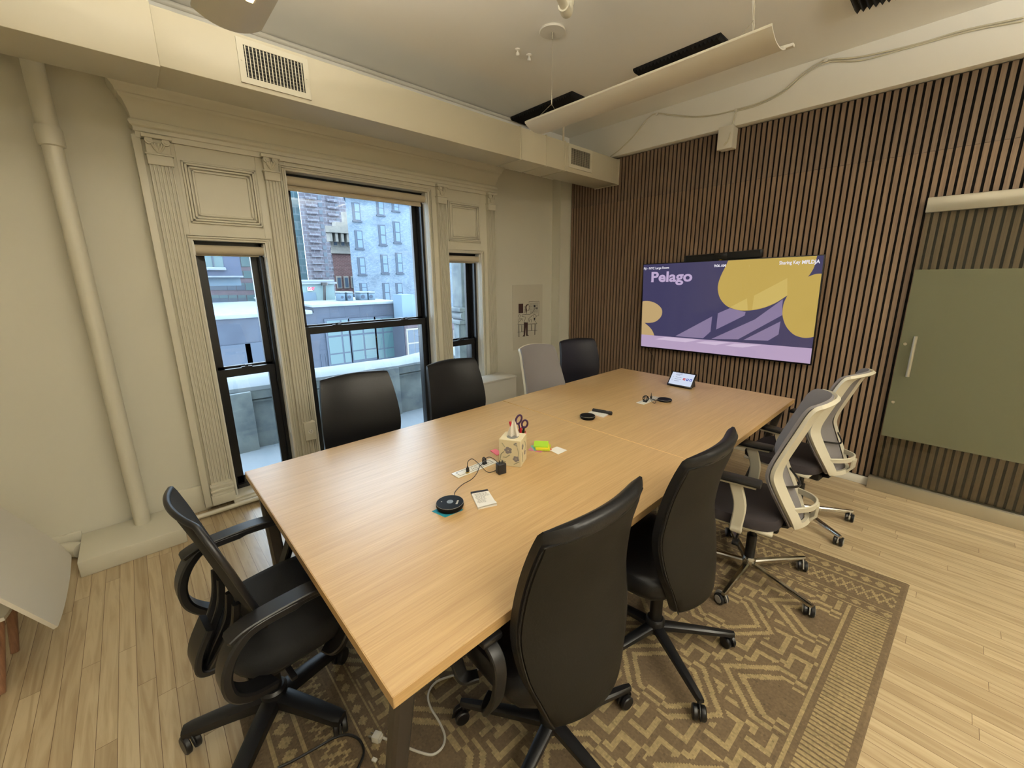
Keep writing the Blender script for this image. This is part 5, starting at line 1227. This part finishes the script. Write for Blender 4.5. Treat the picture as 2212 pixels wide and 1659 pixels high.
# tower D and glass tower
YD = 130
d0 = at(643, 410, 'y', YD); d1 = at(775, 420, 'y', YD)
DD = thing('brown_tower', (d0.x, YD, -14), 'tall brownish grey apartment tower with gridded balconies behind the other houses', 'building')
MB().prism([(d0.x, YD, -14), (d1.x+4, YD, -14), (d1.x+9, YD+12, -14), (d0.x*(YD+12)/YD+.5, YD+12, -14)], (0, 0, 48)).build('wall', 'towerD', DD, sharp=0)
for j in range(15):
    zb_ = 2+j*1.95
    MB().box(d0.x+1.5, d0.x+4.4, YD-.9, YD, zb_, zb_+.7).box(d0.x+7.2, d0.x+10.2, YD-.9, YD, zb_, zb_+.7).build('balcony', 'towerD', DD, sharp=0)
    for k in range(3): MB().box(d0.x+5+k*4.6, d0.x+6+k*4.6, YD-.1, YD, zb_+.2, zb_+1.4).build('window', 'winB', DD, sharp=0)
g0 = at(632, 560, 'y', 135)
GG = MB().box(g0.x-14, d0.x*145/130-.1, 145, 160, -14, 38).build('glass_tower', 'towerG', sharp=0); tag(GG, 'teal glass tower strip at the left edge of the middle window', 'building')
# building E: mauve brick house with window grid in the left window, block F in front
YE = 85
e0 = at(420, 549, 'y', YE); e1 = at(575, 549, 'y', YE); ez = at(500, 668, 'y', YE).z
EE = thing('mauve_brick_building', (e0.x, YE, -14), 'mauve brick office building with a regular grid of windows seen through the left window', 'building')
MB().box(e0.x-3, e1.x+3, YE, YE+10, -14, 14).build('wall', 'brickE', EE, sharp=0)
MB().box(e0.x-3, e1.x+3, YE-.6, YE, ez+.1, ez+.6).build('snow_ledge', 'snow', EE, sharp=0)
for v0, v1 in ((551, 576), (585, 601), (611, 627), (637, 660)):
    for k in range(8):
        u0 = 452+k*20+(v0-611)*.17; p0, p1 = at(u0, v1, 'y', YE), at(u0+12, v0, 'y', YE)
        f_ = MB().box(p0.x, p0.x+1.25, YE-.08, YE, p0.z, p1.z).build('window', 'winB' if k < 4 else 'teal', EE, sharp=0)
        MB().box(p0.x+.05, p0.x+1.2, YE-.12, YE-.08, p0.z+(p1.z-p0.z)*.7, p1.z-.05).build('pane', 'teal', f_, sharp=0)
YF = 42
f0, f1, f2, f3 = at(425, 546, 'y', YF), at(516, 549, 'y', YF), at(516, 599, 'y', YF), at(515, 617, 'y', YF)
FF = thing('slate_block_building', (f0.x, YF, f3.z), 'slate blue projecting rooftop block with a corner window, seen through the left window', 'building')
MB().box(f0.x-9, f0.x-3, YF, YF+8, -14, 12).box(f0.x-3, f1.x, YF, YF+8, f2.z, 12).build('block', 'blockF', FF, sharp=0)
MB().box(f0.x-3, f1.x-.1, YF+.4, YF+8, f3.z, f2.z).build('pale_soffit', 'paleF', FF, sharp=0)
w0, w1 = at(437, 577, 'y', YF), at(474, 520, 'y', YF)
f_ = MB().box(w0.x, w1.x, YF-.06, YF, w0.z, w1.z).build('window', 'teal', FF, sharp=0)
MB().box(w0.x+.7, w0.x+.8, YF-.12, YF-.06, w0.z, w1.z).build('mullion', 'frameA', f_, sharp=0)
MB().box(w0.x-.1, w1.x+.1, YF-.3, YF, w0.z-.25, w0.z, .05).box(f1.x-3.2, f1.x+.05, YF-.2, YF, f2.z, f2.z+.12).build('ledge_snow', 'snow', FF)
tag(MB().box(-60, 90, 12, 140, -14.5, -14).build('street_level', 'concrete', sharp=0), 'street level ground far below between the houses', 'ground')['kind'] = 'structure'
for o in bpy.data.objects:
    if o.parent is None and o.type == 'EMPTY' and 'kind' not in o and 'label' not in o: print('UNLABELLED', o.name)
